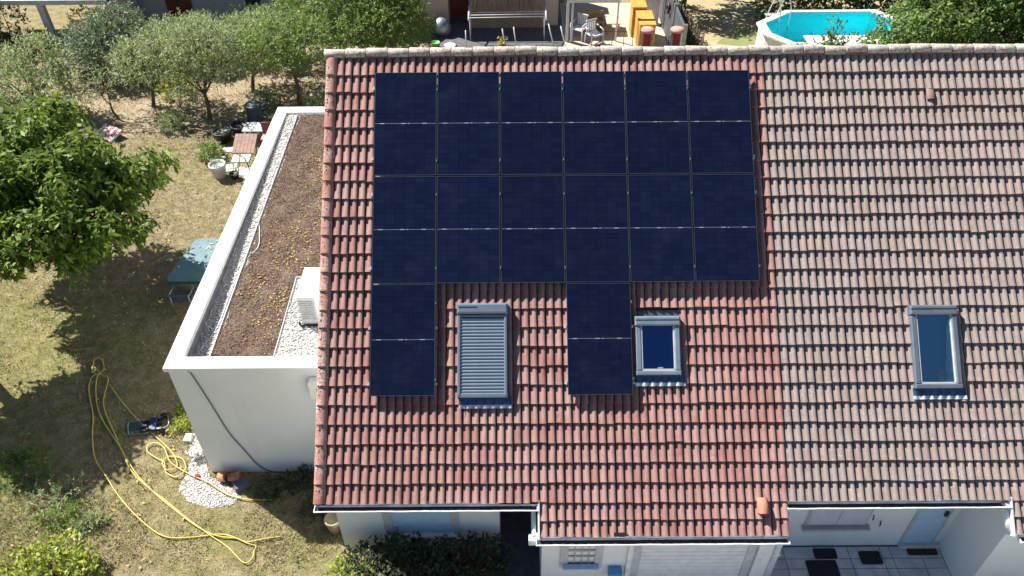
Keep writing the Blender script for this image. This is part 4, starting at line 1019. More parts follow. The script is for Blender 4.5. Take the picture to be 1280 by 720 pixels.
tree('olive_tree', 'spreading olive tree left of centre with its trunk in dark shade', 'tree', (-10.1, 12.2, 0), [E3(-9.9, 12.1, 1.7, 0.85), E3(-9.2, 12.4, 1.9, 0.9), E3(-10.5, 12.6, 1.6, 0.65), E3(-9.6, 12.9, 1.9, 0.75)], 'leaf_olive', 'spray', 800, 9, 0.12, 0.034, 0.06, 0.28, ol, wild=0.6)
tree('olive_tree', 'tall olive tree in the middle of the dry bed', 'tree', (-7.9, 11.3, 0), [E3(-8.0, 11.8, 2.2, 0.95), E3(-7.4, 11.9, 1.9, 0.8), E3(-8.6, 12.2, 2.0, 0.85), E3(-7.7, 12.5, 2.25, 0.8), E3(-8.3, 11.4, 1.4, 0.55)], 'leaf_olive', 'spray', 1000, 9, 0.12, 0.034, 0.07, 0.30, ol, wild=0.65)
tree('olive_tree', 'olive tree with forked bare trunk behind the extension corner', 'tree', (-5.05, 12.3, 0), [E3(-5.2, 12.5, 2.2, 0.85), E3(-4.4, 12.7, 2.1, 0.8), E3(-5.9, 12.6, 2.0, 0.8), E3(-5.0, 13.1, 2.1, 0.85)], 'leaf_bright', 'spray', 850, 9, 0.12, 0.036, 0.075, 0.30, ol, wild=0.6, fork=0.62)
tree('olive_tree', 'dark olive tree leaning between the forked olive and the middle one', 'tree', (-6.9, 13.2, 0), [E3(-6.6, 13.4, 1.5, 0.8), E3(-7.0, 13.9, 1.7, 0.85), E3(-6.2, 14.0, 1.8, 0.8)], 'leaf_olive', 'spray', 900, 9, 0.12, 0.034, 0.065, 0.28, ol, wild=0.6)
tree('garden_tree', 'bright green bushy tree touching the left end of the ridge', 'tree', (-2.4, 14.4, 0), [E3(-3.2, 14.0, 2.0, 1.1), E3(-2.3, 14.1, 2.1, 1.15), E3(-1.5, 14.4, 1.8, 0.95), E3(-2.6, 15.0, 2.8, 1.2), E3(-3.7, 14.8, 2.6, 1.0), E3(-1.7, 15.0, 2.5, 0.9)], 'leaf_bright', 'spray', 3200, 9, 0.12, 0.04, 0.08, 0.3, wild=0.6)
tree('garden_tree', 'grey-green tree in front of the red shutters', 'tree', (-10.6, 16.0, 0), [E3(-10.6, 15.4, 0.9, 0.75), E3(-9.9, 15.5, 1.0, 0.8), E3(-9.1, 15.4, 1.0, 0.8), E3(-9.4, 15.9, 1.0, 0.7)], 'leaf_olive', 'spray', 1800, 9, 0.12, 0.036, 0.07, 0.3, wild=0.6)
tree('garden_tree', 'pale green tree in front of the grey wall window', 'tree', (-6.4, 16.3, 0), [E3(-6.9, 15.8, 1.1, 0.85), E3(-6.0, 16.0, 1.4, 0.95), E3(-7.7, 16.0, 0.9, 0.8), E3(-5.2, 16.4, 1.7, 0.9)], 'leaf_bright', 'spray', 2000, 9, 0.12, 0.036, 0.07, 0.3, wild=0.6)
for i, (x, y, r, lab, lf) in enumerate([(-8.9, 10.7, 0.38, 'low dry bush beside the dark plant pots', 'leaf_olive'), (-9.6, 13.1, 0.5, 'low yellow-green bush beneath the olive trees', 'leaf_yellow'), (-4.1, 11.7, 0.45, 'green clump at the foot of the forked olive tree', 'leaf_bright'), (-7.2, 8.9, 0.30, 'spiky green plant beside the folding table', 'leaf_bright'), (-6.3, 12.1, 0.4, 'straggly green bush left of the forked olive tree', 'leaf_bluegreen')]):
    bush('low_bush', lab, 'bush', (x, y, 0), [E3(x, y, r*0.6, r), E3(x+r*0.7, y+0.1, r*0.5, r*0.7)], lf, 170, 8, 0.11, 0.028, 0.18, wild=0.7)

# ------------------------------------------------------------------ front garden planting
for x, y, r, lab in ((-2.5, -3.35, 0.22, 'dark weeds at the foot of the extension wall beside the stone block'), (-1.5, -3.75, 0.26, 'dark weeds in the shade below the roof verge'), (-2.0, -3.2, 0.2, 'dark weeds under the hanging wall cable')):
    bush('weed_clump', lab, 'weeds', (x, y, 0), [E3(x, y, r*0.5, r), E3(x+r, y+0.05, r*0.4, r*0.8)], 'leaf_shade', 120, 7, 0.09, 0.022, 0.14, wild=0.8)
for i, (x, y, r, lf, lab) in enumerate([(-7.45, -3.05, 0.34, 'leaf_bright', 'green weeds at the lower edge of the lawn shadow, the leftmost clump'), (-6.75, -3.45, 0.36, 'leaf_olive', 'green weeds at the lower edge of the lawn shadow, below the doubled hose'), (-6.45, -3.95, 0.3, 'leaf_bright', 'green weeds at the lower edge of the lawn shadow, above the golden shrub'), (-5.85, -4.1, 0.2, 'leaf_olive', 'small green weeds just left of the yellow hose'), (-7.9, -2.6, 0.3, 'leaf_bright', 'green weeds at the left picture edge beside the lawn shadow'), (-4.72, -1.25, 0.2, 'leaf_yellow', 'sunlit weeds along the extension wall, the farther clump'), (-4.75, -1.72, 0.16, 'leaf_yellow', 'sunlit weeds along the extension wall above the concrete block')]):
    bush('weed_clump', lab, 'weeds', (x, y, 0), [E3(x, y, r*0.25, r, r*0.5), E3(x+r*0.9, y+0.1, r*0.2, r*0.8, r*0.4), E3(x-r*0.7, y-0.12, r*0.2, r*0.7, r*0.4)], lf, 170, 7, 0.085, 0.022, 0.12, wild=0.8)
bush('golden_shrub', 'yellow-green shrub at the bottom left corner of the lawn', 'shrub', (-5.95, -5.25, 0), [E3(-5.95, -5.15, 0.42, 0.55), E3(-5.5, -5.3, 0.35, 0.42), E3(-6.4, -5.35, 0.33, 0.42), E3(-5.9, -5.6, 0.4, 0.5)], 'leaf_yellow', 700, 7, 0.085, 0.05, 0.12, upb=0.6)
hl = [E3(x, -5.15 + 0.06*math.sin(x*5), 0.36, 0.44, 0.42 + 0.07*math.sin(x*7)) for x in np.arange(-0.35, 1.95, 0.27)] + [E3(x, -5.5, 0.3, 0.42, 0.4) for x in np.arange(-0.1, 1.95, 0.3)]
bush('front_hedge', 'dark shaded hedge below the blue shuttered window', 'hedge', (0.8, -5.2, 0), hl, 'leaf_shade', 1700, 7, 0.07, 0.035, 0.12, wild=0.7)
bush('flowering_bush', 'sunlit green bush with pale flowers at the left end of the hedge', 'bush', (-0.55, -5.45, 0), [E3(-0.62, -5.35, 0.30, 0.36), E3(-0.30, -5.55, 0.28, 0.34), E3(-0.65, -5.7, 0.28, 0.36)], 'leaf_yellow', 420, 7, 0.075, 0.036, 0.11, flower=('petal', 60))

# ------------------------------------------------------------------ grass
GR = [(-4.58, -1.98), (-4.48, -1.9), (-4.21, -2.3), (-3.85, -2.99), (-3.31, -3.32), (-3.08, -3.51), (-3.25, -3.69), (-3.65, -3.72), (-4.11, -3.59), (-4.38, -3.31), (-4.32, -2.89), (-4.35, -2.5)]
gp = sheet('gravel_patch', GR + [], 0.006, 'gravel_bed', 'patch of white gravel at the corner of the extension', 0.03)
x = rng.uniform(-4.7, -3.0, 6000); y = rng.uniform(-3.8, -1.8, 6000); k = inpoly(x, y, GR); x, y = x[k], y[k]
Vv, Ff = octs(np.stack([x, y, np.full(len(x), 0.012)], 1), rng.uniform(0.012, 0.03, len(x)), 0.7)
o = link('white_gravel', np_mesh('white_gravel', Vv, Ff, 'pebble'), None); tag(o, 'loose white gravel stones beside the white extension wall', kind='stuff')
def tufts(n, xr, yr, hmin, hmax, name, label, keep=None, mat='grass', wid=0.012):
    x = rng.uniform(*xr, n); y = rng.uniform(*yr, n)
    k = ~((x > EX0-0.03) & (x < 13.3) & (y > -2.93) & (y < 6.4)) & ~((x > -0.88) & (x < 13.3) & (y > -4.66) & (y < 6)) & ~inpoly(x, y, GR)
    if keep is not None: k &= keep(x, y)
    x, y = x[k], y[k]; n = len(x); per = 3
    P = np.repeat(np.stack([x, y, np.zeros(n)], 1), per, 0) + rng.normal(0, 0.018, (n*per, 3))*[1, 1, 0]
    d = unit(rng.normal(0, 0.75, (n*per, 3))*[1, 1, 0] + [0, 0, 0.75]); L = rng.uniform(hmin, hmax, (n*per, 1))
    s = unit(np.cross(d, [0, 0, 1.0]) + 1e-4)*wid*rng.uniform(0.6, 1.3, (n*per, 1))
    V = np.stack([P - s*0.5, P + s*0.5, P + d*L], 1).reshape(-1, 3)
    o = link(name, np_mesh(name, V, np.arange(len(V)).reshape(-1, 3), mat), None); return tag(o, label, kind='stuff')
tufts(85000, (-11.5, -0.4), (-6.6, 6.6), 0.015, 0.05, 'lawn_grass', 'short dry grass of the lawn around the extension')
tufts(22000, (-15.5, -3.5), (6.6, 14.5), 0.03, 0.08, 'bed_grass', 'dry tufts of grass under the olive trees', wid=0.016)
def clumpy(x, y): return (np.sin(x*3.1 + 1.3*np.sin(y*2.3)) + np.sin(y*3.7 + 1.1*np.sin(x*1.9)) + rng.normal(0, 0.5, len(x))) > 0.9
tufts(26000, (-11.5, -0.4), (-6.6, 6.6), 0.05, 0.11, 'grass_clumps', 'coarse straw tufts standing out of the short lawn', clumpy, 'grass', 0.018)
lx = rng.uniform(-10.5, -4.0, 420); ly = rng.uniform(-5.5, 6.0, 420)
V_, F_ = leaves(np.stack([lx, ly, np.full(420, 0.05)], 1), rng.normal(size=(420, 3))*[1, 1, 0.15], rng.uniform(0.05, 0.11, 420), rng.uniform(0.03, 0.05, 420))
o = link('fallen_leaves', np_mesh('fallen_leaves', V_, F_, 'litter_y'), None); tag(o, 'pale fallen leaves scattered over the lawn', kind='stuff')
def wild(x, y): return (np.hypot((x+7.2)/2.6, (y+4.4)/1.1) < 1) | (np.hypot((x+1.8)/1.1, (y+4.0)/0.9) < 1) | (np.hypot((x+4.6)/0.5, (y+1.5)/0.9) < 1)
tufts(40000, (-10, 0), (-6.4, 0), 0.05, 0.14, 'tall_grass', 'longer green grass along the shaded edges of the lawn', wild, 'grass', 0.014)

# ------------------------------------------------------------------ yellow hose
HZ = 0.035
hA = [(-7.39, 0.11), (-7.36, -0.07), (-7.18, -0.26), (-7.1, -0.07), (-7.25, 0.21), (-7.41, 0.24), (-7.38, 0.03), (-7.15, -0.19), (-7.26, -0.34), (-7.17, -0.74), (-6.81, -1.43), (-6.61, -1.97), (-6.31, -2.58), (-5.87, -3.07), (-5.48, -3.49), (-4.91, -3.99), (-4.32, -4.37), (-3.79, -4.39), (-3.32, -4.33), (-3.04, -4.38), (-2.7, -4.53), (-2.53, -4.58), (-2.54, -4.68),
      (-2.53, -4.84), (-2.67, -4.92), (-3.05, -4.6), (-3.47, -4.34), (-3.98, -4.0), (-4.59, -3.55), (-5.0, -3.27), (-5.46, -2.88), (-5.92, -2.28), (-6.45, -1.69), (-6.77, -1.25), (-7.01, -0.74), (-7.14, -0.3), (-7.0, -0.3), (-6.86, -0.41), (-6.74, -0.98), (-6.59, -1.32), (-6.21, -1.86), (-5.8, -2.42), (-5.33, -2.96), (-4.88, -3.36), (-4.39, -3.73), (-3.8, -4.14), (-3.36, -4.36), (-2.96, -4.42), (-2.7, -4.50), (-2.35, -4.44), (-2.1, -4.40)]
hB = [(-6.77, -0.56), (-6.4, -0.98), (-6.04, -1.34), (-5.74, -1.61), (-5.31, -1.98), (-5.03, -2.21), (-4.72, -2.5), (-4.56, -2.79), (-4.72, -2.89), (-4.89, -2.69), (-4.77, -2.54), (-4.52, -2.6), (-4.36, -2.85), (-4.48, -3.05), (-4.74, -2.93), (-4.85, -2.69), (-5.05, -2.59), (-5.29, -2.41), (-5.33, -2.25), (-5.16, -2.21), (-4.94, -2.37), (-4.71, -2.7), (-4.2, -3.01), (-3.83, -3.18), (-3.35, -3.47), (-2.93, -3.58), (-2.45, -3.60)]
def hose(pts, label, z0=HZ):
    n = len(pts); return tag(MB().tube(smooth_path([(x, y, z0 + 0.012*math.sin(i*1.7) + 0.02*(i/n)) for i, (x, y) in enumerate(pts)], 5), 0.012, 6).obj('garden_hose', 'hose', None, True), label, 'hose', 'yellow hoses on the lawn')
hose(hA, 'long yellow garden hose doubled in loops across the lawn'); hose(hB, 'yellow garden hose coiled beside the gravel patch', 0.045)
# hand truck lying on the grass
H = thing('hand_truck', 'dark blue folding hand truck lying on the shaded lawn', 'hand truck', (-5.5, -1.75, 0))
def loop(pts, z=0.05, r=0.014): return MB().tube(smooth_path([(a, b, z) for a, b in pts], 4), r, 6)
loop([(-5.50, -1.94), (-5.80, -1.98), (-5.86, -1.93), (-5.95, -1.70), (-5.92, -1.64), (-5.62, -1.60)]).obj('handle_frame', 'grey_metal', H, True)
loop([(-5.28, -1.86), (-5.10, -1.82), (-5.06, -1.72), (-5.14, -1.53), (-5.20, -1.50), (-5.38, -1.55)], 0.09).obj('toe_plate_frame', 'grey_metal', H, True)
Tm = Matrix.Translation((-5.42, -1.74, 0.03)) @ Matrix.Rotation(R(12), 4, 'Z')
for yy in (-0.14, 0.0, 0.12): MB().box((-0.22, yy-0.02, 0.02), (0.22, yy+0.02, 0.07), Tm).obj('crossbar', 'navy', H)
MB().box((-0.05, -0.18, 0.04), (0.10, 0.17, 0.09), Tm, 0.01).obj('base_plate', 'navy', H)
for yy in (-0.22, 0.20):
    wl = MB().lathe([(0.03, -0.02), (0.075, -0.02), (0.085, 0.0), (0.075, 0.02), (0.03, 0.02)], 14, Tm @ Matrix.Translation((0.24, yy, 0.06)) @ Matrix.Rotation(R(90), 4, 'X')).obj('wheel', 'black', H, True)
MB().box((-0.5, -0.02, -0.02), (-0.05, 0.18, 0.0), Tm).obj('strap', 'teal_dark', H)

# ------------------------------------------------------------------ small things on the lawn
def pot(name, label, x, y, r, h, mat, T=None, soil='soil', z=0.0, plant=None, group=None):
    t = thing(name, label, 'pot', (x, y, z), group)
    TT = T if T is not None else Matrix.Translation((x, y, z))
    MB().lathe([(r*0.72, 0), (r*0.95, h*0.8), (r*1.04, h*0.82), (r*1.04, h), (r*0.9, h), (r*0.86, h*0.86), (0.01, h*0.85)], 20, TT).obj('body', mat, t, True)
    if plant:
        lob = [E3(x, y, z+h+plant[1]*0.5, plant[1])]; V, F = spray_leaves(lob, plant[2], 7, 0.09, 0.03, 0.15, wild=0.7, rmin=0.2); link('plant', np_mesh('plant', V, F, plant[0]), t)['kind'] = 'stuff'
    return t
pw = pot('plant_pot', 'white pot of white flowers standing on the gravel patch', -4.22, -2.52, 0.13, 0.16, 'pot_white')
Vv, Ff = octs(np.array([(-4.22, -2.52, 0.2)]) + rng.normal(0, [0.08, 0.08, 0.025], (70, 3)), rng.uniform(0.018, 0.035, 70), 0.7); o = link('flowers', np_mesh('flowers', Vv, Ff, 'petal_white'), pw); o['kind'] = 'stuff'
tag(MB().box((-4.62, -2.18, 0), (-4.47, -1.98, 0.10), Matrix.Identity(4), 0.015).obj('concrete_block', 'stone_white'), 'white concrete block at the tip of the gravel patch', 'block')
tag(MB().lathe([(0.05, 0.01), (0.07, 0.03), (0.06, 0.06), (0.02, 0.09)], 7, Matrix.Translation((-4.08, -3.02, 0)) @ Matrix.Rotation(0.4, 4, 'X')).obj('toy_ball', 'red'), 'small red object lying on the white gravel', 'toy')
lay = lambda x, y, a, z: Matrix.Translation((x, y, z)) @ Matrix.Rotation(a, 4, 'Z') @ Matrix.Rotation(R(88), 4, 'Y')
pot('terracotta_pot', 'terracotta pot lying on its side at the extension wall, the longer of two', -3.42, -3.10, 0.105, 0.24, 'terracotta', lay(-3.42, -3.10, 0.05, 0.105))
pot('terracotta_pot', 'smaller terracotta pot lying on its side next to the gravel', -3.62, -3.10, 0.115, 0.14, 'terracotta', lay(-3.62, -3.10, 0.1, 0.115))
tag(MB().box((-0.15, -0.12, 0), (0.15, 0.12, 0.13), Matrix.Translation((-3.12, -3.25, 0)) @ Matrix.Rotation(0.5, 4, 'Z'), 0.02).obj('slate_block', 'dark_stone'), 'dark stone block beside the terracotta pots', 'stone')
pl = thing('planter_box', 'reddish planter box with teal rim in the shade by the house corner', 'planter', (-1.62, -3.2, 0))
MB().prism([(-1.62, -3.35), (-0.92, -3.35), (-0.92, -2.93), (-1.62, -2.93)], 0, 0.26, 'z').obj('box', 'wood', pl)
MB().tube([(-1.84, -3.2, 0.02), (-1.63, -2.96, 0.27), (-0.92, -2.95, 0.27)], 0.018, 6).obj('rim', 'teal_dark', pl)
pot('beige_pot', 'beige stone pot standing beside the left corner of the house', -1.10, -4.25, 0.15, 0.42, 'straw')

# green garden table under the tree
t = thing('garden_table', 'teal green plastic garden table beside the extension wall', 'table', (-5.6, 3.0, 0))
pts = [(-6.16, 2.20), (-5.05, 2.17), (-5.0, 2.4), (-5.0, 3.6), (-5.1, 3.84), (-5.80, 3.88), (-5.96, 3.80), (-6.22, 2.36)]
MB().prism(pts, 0.69, 0.725, 'z').obj('table_top', 'teal', t)
pts2 = [((x+5.58)*1.02-5.58, (y-3.0)*1.02+3.0) for x, y in pts]
MB().prism(pts2, 0.64, 0.688, 'z').obj('table_rim', 'teal_dark', t)
for x, y in ((-6.0, 2.35), (-5.2, 2.35), (-5.75, 3.7), (-5.2, 3.7)): MB().tube([(x, y, 0), (x*0.99-0.05, y, 0.66)], [0.025, 0.03], 8).obj('leg', 'teal_dark', t, True)
Vv, Ff = octs(np.array([(-5.45, 3.55, 0.735)]) + rng.normal(0, [0.14, 0.10, 0.002], (26, 3)), rng.uniform(0.02, 0.05, 26), 0.3)
o = link('fallen_petals', np_mesh('fallen_petals', Vv, Ff, 'pebble'), t); o['kind'] = 'stuff'
ch = thing('garden_chair', 'dark grey mesh garden chair pushed under the teal table', 'chair', (-5.75, 1.95, 0))
MB().prism([(-6.0, 1.75), (-5.55, 1.75), (-5.55, 2.15), (-6.05, 2.15)], 0.42, 0.445, 'z').obj('seat', 'cable_grey', ch)
MB().box((-6.0, 1.72, 0.62), (-5.55, 1.745, 0.66)).obj('backrest', 'cable_grey', ch)
for x, y, zz in ((-6.0, 1.74, 0.66), (-5.55, 1.74, 0.66), (-6.03, 2.14, 0.44), (-5.56, 2.14, 0.44)): MB().tube([(x, y, 0), (x, y, zz)], 0.014, 6).obj('leg', 'grey_metal', ch, True)
for x in (-6.03, -5.53): MB().tube([(x, 1.74, 0.62), (x, 2.14, 0.60)], 0.016, 6).obj('armrest', 'grey_metal', ch, True)

# patio corner behind the extension
for i, (x, y, a, s) in enumerate([(-6.45, 8.3, 0.2, 0.42), (-5.9, 8.1, -0.1, 0.45), (-6.9, 8.75, 0.3, 0.38), (-6.2, 8.85, 0.05, 0.45), (-5.5, 8.7, 0.1, 0.45), (-5.6, 7.7, 0.2, 0.38), (-6.7, 9.4, 0.1, 0.35)]):
    T = Matrix.Translation((x, y, 0.0)) @ Matrix.Rotation(a, 4, 'Z')
    tag(MB().box((-s*0.62, -s*0.5, 0), (s*0.62, s*0.5, 0.03), T, 0.01).obj('stepping_slab', 'stone_white'), 'pale stone slab in the paved patch around the folding table', 'slab', 'pale stone slabs around the folding table')
t = thing('folding_table', 'brown square folding table on pale slabs behind the extension', 'table', (-5.9, 8.6, 0))
for i in range(6):
    a = i/6; x0 = -6.28 + 0.0; 
    MB().prism([(-6.30+0.027*0 + 0.115*i + 0.0, 9.18), (-6.30+0.115*(i+1)-0.008, 9.18), (-6.13+0.112*(i+1)-0.008, 8.06), (-6.13+0.112*i, 8.06)], 0.68, 0.705, 'z').obj('slat', 'wood', t)
for a, b in (((-6.1, 8.1, 0), (-6.05, 8.9, 0.67)), ((-6.1, 8.9, 0), (-6.05, 8.1, 0.67)), ((-5.55, 8.1, 0), (-5.6, 8.9, 0.67)), ((-5.55, 8.9, 0), (-5.6, 8.1, 0.67))): MB().tube([a, b], 0.016, 6).obj('leg', 'wood', t, True)
pot('black_pot', 'black plant pot beside the folding table, the left of two', -7.04, 9.95, 0.30, 0.36, 'pot_black', plant=('leaf_olive', 0.14, 12), group='black pots by the folding table')
pot('black_pot', 'black plant pot beside the folding table, nearer the white bench', -6.55, 10.35, 0.30, 0.36, 'pot_black', group='black pots by the folding table')
pot('white_urn', 'large white pot standing on the slabs in front of the folding table', -6.58, 7.85, 0.25, 0.46, 'pot_white', plant=('leaf_bright', 0.18, 14))
pot('green_tub', 'small dark tub next to the large white pot', -6.1, 7.75, 0.14, 0.2, 'pot_black', plant=('leaf_olive', 0.1, 10))
b = thing('garden_bench', 'white slatted bench behind the folding table', 'bench', (-5.9, 10.1, 0))
for i in range(4): MB().box((-6.32, 9.75+i*0.15, 0.43), (-5.0, 9.75+i*0.15+0.12, 0.46), bev=0.006).obj('slat', 'ac_white', b)
for x in (-6.25, -5.1):
    for y in (9.82, 10.25): MB().box((x-0.03, y-0.03, 0), (x+0.03, y+0.03, 0.43)).obj('leg', 'ac_white', b)
c = thing('red_chair', 'small red chair between folding table and white bench', 'chair', (-5.4, 9.4, 0))
MB().box((-5.60, 9.25, 0.42), (-5.22, 9.62, 0.45), bev=0.008).obj('seat', 'vent_pink', c); MB().box((-5.60, 9.60, 0.45), (-5.22, 9.63, 0.85), bev=0.005).obj('backrest', 'red_paint', c)
for x in (-5.58, -5.24):
    for y in (9.27, 9.6): MB().tube([(x, y, 0), (x, y, 0.42)], 0.014, 6).obj('leg', 'red_paint', c, True)
d = thing('water_drum', 'slate blue drum with pale lid standing among the olive trees', 'drum', (-6.32, 11.3, 0))
MB().lathe([(0.25, 0), (0.26, 0.04), (0.26, 0.50), (0.27, 0.52)], 20, Matrix.Translation((-6.32, 11.3, 0))).obj('body', 'drum', d, True)
MB().lathe([(0.28, 0.52), (0.28, 0.56), (0.22, 0.57), (0.02, 0.575)], 20, Matrix.Translation((-6.32, 11.3, 0))).obj('lid', 'drum', d, True)
t = thing('striped_cushion', 'pink and white striped deck cushion lying beside the dark tree', 'cushion', (-10.75, 10.1, 0))
Tc = Matrix.Translation((-10.85, 10.25, 0.12)) @ Matrix.Rotation(R(-33), 4, 'Z') @ Matrix.Rotation(R(20), 4, 'X')
for i in range(7): MB().box((-0.42+i*0.12, -0.27, 0), (-0.42+i*0.12+0.118, 0.27, 0.06), Tc, 0.01).obj('stripe', 'pink' if i % 2 else 'white_fabric', t)
tag(MB().box((-13.0, 11.6, 0), (-12.85, 11.68, 0.38), bev=0.01).obj('marker_post', 'post_white'), 'short pale post in front of the left olive tree', 'post')
for i in range(9):
    x, y = [(-10.6, 10.8), (-9.2, 10.5), (-9.0, 11.2), (-8.5, 10.9), (-10.2, 10.5), (-7.5, 10.3), (-6.9, 11.2), (-9.9, 11.2), (-8.1, 10.4)][i]
    tag(MB().tube(smooth_path([(x-0.5, y, 0.05), (x, y+0.05, 0.16), (x+0.45, y+0.12*random.uniform(-1, 1), 0.06)], 4), [0.02]*9, 5).obj('cut_branch', 'straw', None, True), ['dry cut branch beside the thin young olive', 'dry cut branch in front of the spreading olive, nearer the lawn', 'dry cut branch at the edge of the low dry bush', 'dry cut branch touching the trunk of the tall olive', 'dry cut branch nearest the striped cushion', 'dry cut branch lying beside the black plant pots', 'dry cut branch next to the slate blue drum', 'dry cut branch at the foot of the spreading olive', 'dry cut branch between low dry bush and black pots'][i], 'branch', 'dry cut branches on the mulch')

# ------------------------------------------------------------------ neighbours behind
n = thing('neighbour_house', 'grey rendered house with dark red door behind the olive trees', 'house', (-9.5, 20, 0))
MB().box((-14.3, 19.8, 0), (-4.3, 27, 4.6)).obj('wall', 'render_grey', n)
MB().prism([(19.4, 4.5), (27.4, 4.5), (23.4, 6.6)], -14.8, -3.8).obj('roof', 'tile_red', n)
rd = MB().box((-11.92, 19.72, 0), (-10.88, 19.795, 2.1), bev=0.01).obj('door', 'red_paint', n)
MB().box((-11.45, 19.70, 0), (-11.41, 19.719, 2.1)).obj('door_seam', 'black', rd, world=False)
wn = window_frame(-8.66, -8.0, 0.48, 1.7, 19.8, n, 0.06, 'post_white', 0.04)
MB().box((-8.66, 19.79, 0.48), (-8.0, 19.797, 1.7)).obj('pane', 'darkroom', wn, world=False)
MB().box((-8.76, 19.68, 0.38), (-7.9, 19.79, 0.42)).obj('sill', 'post_white', wn, world=False)
n = thing('neighbour_annex', 'beige annex with dark doorway behind the ridge', 'house', (1.5, 19, 0))
m = MB(); m.box((-1.4, 18.75, 0), (-0.22, 22, 3.0)); m.box((0.62, 18.75, 0), (4.2, 22, 3.0)); m.box((-0.22, 18.75, 2.1), (0.62, 22, 3.0)); m.box((-0.22, 20.0, 0), (0.62, 22, 2.1)); m.obj('wall', 'render_beige', n)
MB().box((-0.21, 19.9, 0.02), (0.61, 19.95, 2.08)).obj('door', 'red_paint', n)
rs = thing('reed_screen', 'dry reed screen standing behind the metal drying rack', 'screen', (2.1, 18.55, 0))
m = MB()
for i in range(150):
    x = 0.68 + 3.0*i/150 + random.gauss(0, .006); hh = 1.7 + random.uniform(-.2, .1); m.tube([(x, 18.55 + random.uniform(-.02, .02), 0), (x + random.gauss(0, .04), 18.55 + random.gauss(0, .02), hh)], 0.012, 5)
o = m.obj('reeds', 'reed', rs); o['kind'] = 'stuff'
for z in (0.5, 1.4): MB().tube([(0.66, 18.52, z), (3.70, 18.52, z)], 0.014, 6).obj('tie_rail', 'wood_tan', rs)
r = thing('drying_rack', 'pale metal drying rack in the dark yard behind the ridge', 'rack', (2.1, 17.6, 0))
for x in (0.70, 3.60):
    for y in (17.35, 17.85): MB().tube([(x, y, 0), (x, y, 0.92)], 0.022, 6).obj('leg', 'post_grey', r, True)
for y in (17.35, 17.6, 17.85): MB().tube([(0.70, y, 0.92), (3.60, y, 0.95)], 0.018, 6).obj('bar', 'post_grey', r, True)
for x in (0.66, 3.66): MB().tube([(x, 17.25, 0.86), (x, 18.1, 1.10)], 0.035, 6).obj('side_arm', 'fascia', r, True)
for k, (x, y, dx, hh) in enumerate([(0.55, 16.8, 0.0, 0.62), (2.08, 16.7, -0.12, 0.72), (2.50, 16.7, -0.10, 0.78), (3.95, 16.7, -0.22, 0.9), (4.40, 16.7, -0.2, 0.8)]):
    tag(MB().tube([(x, y, 0), (x+dx, y+0.1, hh)], 0.022, 6).obj('garden_stake', 'fascia', None, True), ['short pale stake left of the drying rack', 'leaning white stake, left one in front of the drying rack', 'leaning white stake, right one in front of the drying rack', 'tall leaning white stake right of the drying rack', 'leaning white stake beside the pergola post'][k], 'stake', 'white stakes behind the ridge')
pot('green_bucket', 'bright green bucket just behind the ridge beside the bushy tree', -0.62, 16.75, 0.17, 0.22, 'green_plastic')
tag(MB().lathe([(0.12, 0.0), (0.22, 0.02), (0.24, 0.05), (0.20, 0.04), (0.05, 0.03)], 16, Matrix.Translation((-0.08, 16.85, 0.01))).obj('white_dish', 'pot_white', None, True), 'white dish lying beside the green bucket', 'dish')
m = MB()
m.lathe([(0.10, 0), (0.34, 0.06), (0.38, 0.25), (0.33, 0.45), (0.20, 0.62), (0.05, 0.66)], 9, Matrix.Translation((-0.45, 18.0, 0)))
o = m.obj('garden_sack', 'grey_metal', None, True); tag(o, 'grey bulging sack standing beside the dark doorway', 'sack')
pot('cactus_pot', 'small pot with yellow-green plant in front of the drying rack', 1.95, 16.75, 0.12, 0.18, 'terracotta', plant=('leaf_yellow', 0.13, 18))
# pergola terrace
g = thing('pergola', 'pale grey metal pergola frame over the cream terrace', 'pergola', (6.4, 17.3, 0))
for x, r_ in ((4.48, 0.05), (4.66, 0.035), (6.40, 0.03)): MB().box((x-r_, 17.2-r_, 0), (x+r_, 17.2+r_, 2.3)).obj('post', 'post_grey', g)
for x in (4.6, 8.2): MB().box((x-0.04, 20.6, 0), (x+0.04, 20.68, 2.3)).obj('post', 'post_grey', g)
MB().box((4.43, 17.14, 1.56), (6.45, 17.26, 1.68)).obj('beam', 'post_grey', g); MB().box((4.43, 17.14, 2.3), (8.3, 17.26, 2.42)).obj('beam', 'post_grey', g)
r = thing('low_railing', 'thin dark metal railing along the terrace edge', 'railing', (6.9, 16.7, 0))
for x in (5.75, 6.2, 6.65, 7.0, 7.2): MB().tube([(x, 16.75, 0), (x, 16.75, 0.62 if x < 6.9 else 0.5)], 0.014, 6).obj('upright', 'cable_grey', r)
for z in (0.38, 0.6): MB().tube([(5.7, 16.75, z), (6.75, 16.75, z)], 0.012, 6).obj('rail', 'cable_grey', r)
w_ = thing('wooden_bench', 'tan slatted wooden bench at the back of the terrace', 'bench', (5.4, 18.7, 0))
for i in range(5): MB().box((4.95, 18.55, 0.10+i*0.12), (6.0, 18.59, 0.10+i*0.12+0.10), bev=0.008).obj('slat', 'wood_tan', w_)
MB().box((4.95, 18.05, 0.36), (6.0, 18.54, 0.40)).obj('seat', 'wood_tan', w_)
for x in (5.0, 5.95): MB().box((x-0.03, 18.1, 0), (x+0.03, 18.54, 0.36)).obj('leg', 'wood_tan', w_)
t = thing('cream_table', 'cream topped low table beside the wooden bench', 'table', (6.4, 18.2, 0))
MB().box((6.08, 17.8, 0.42), (6.62, 18.7, 0.46), bev=0.01).obj('table_top', 'cream', t)
for x in (6.13, 6.57):
    for y in (17.86, 18.64): MB().box((x-0.025, y-0.025, 0), (x+0.025, y+0.025, 0.42)).obj('leg', 'wood_tan', t)
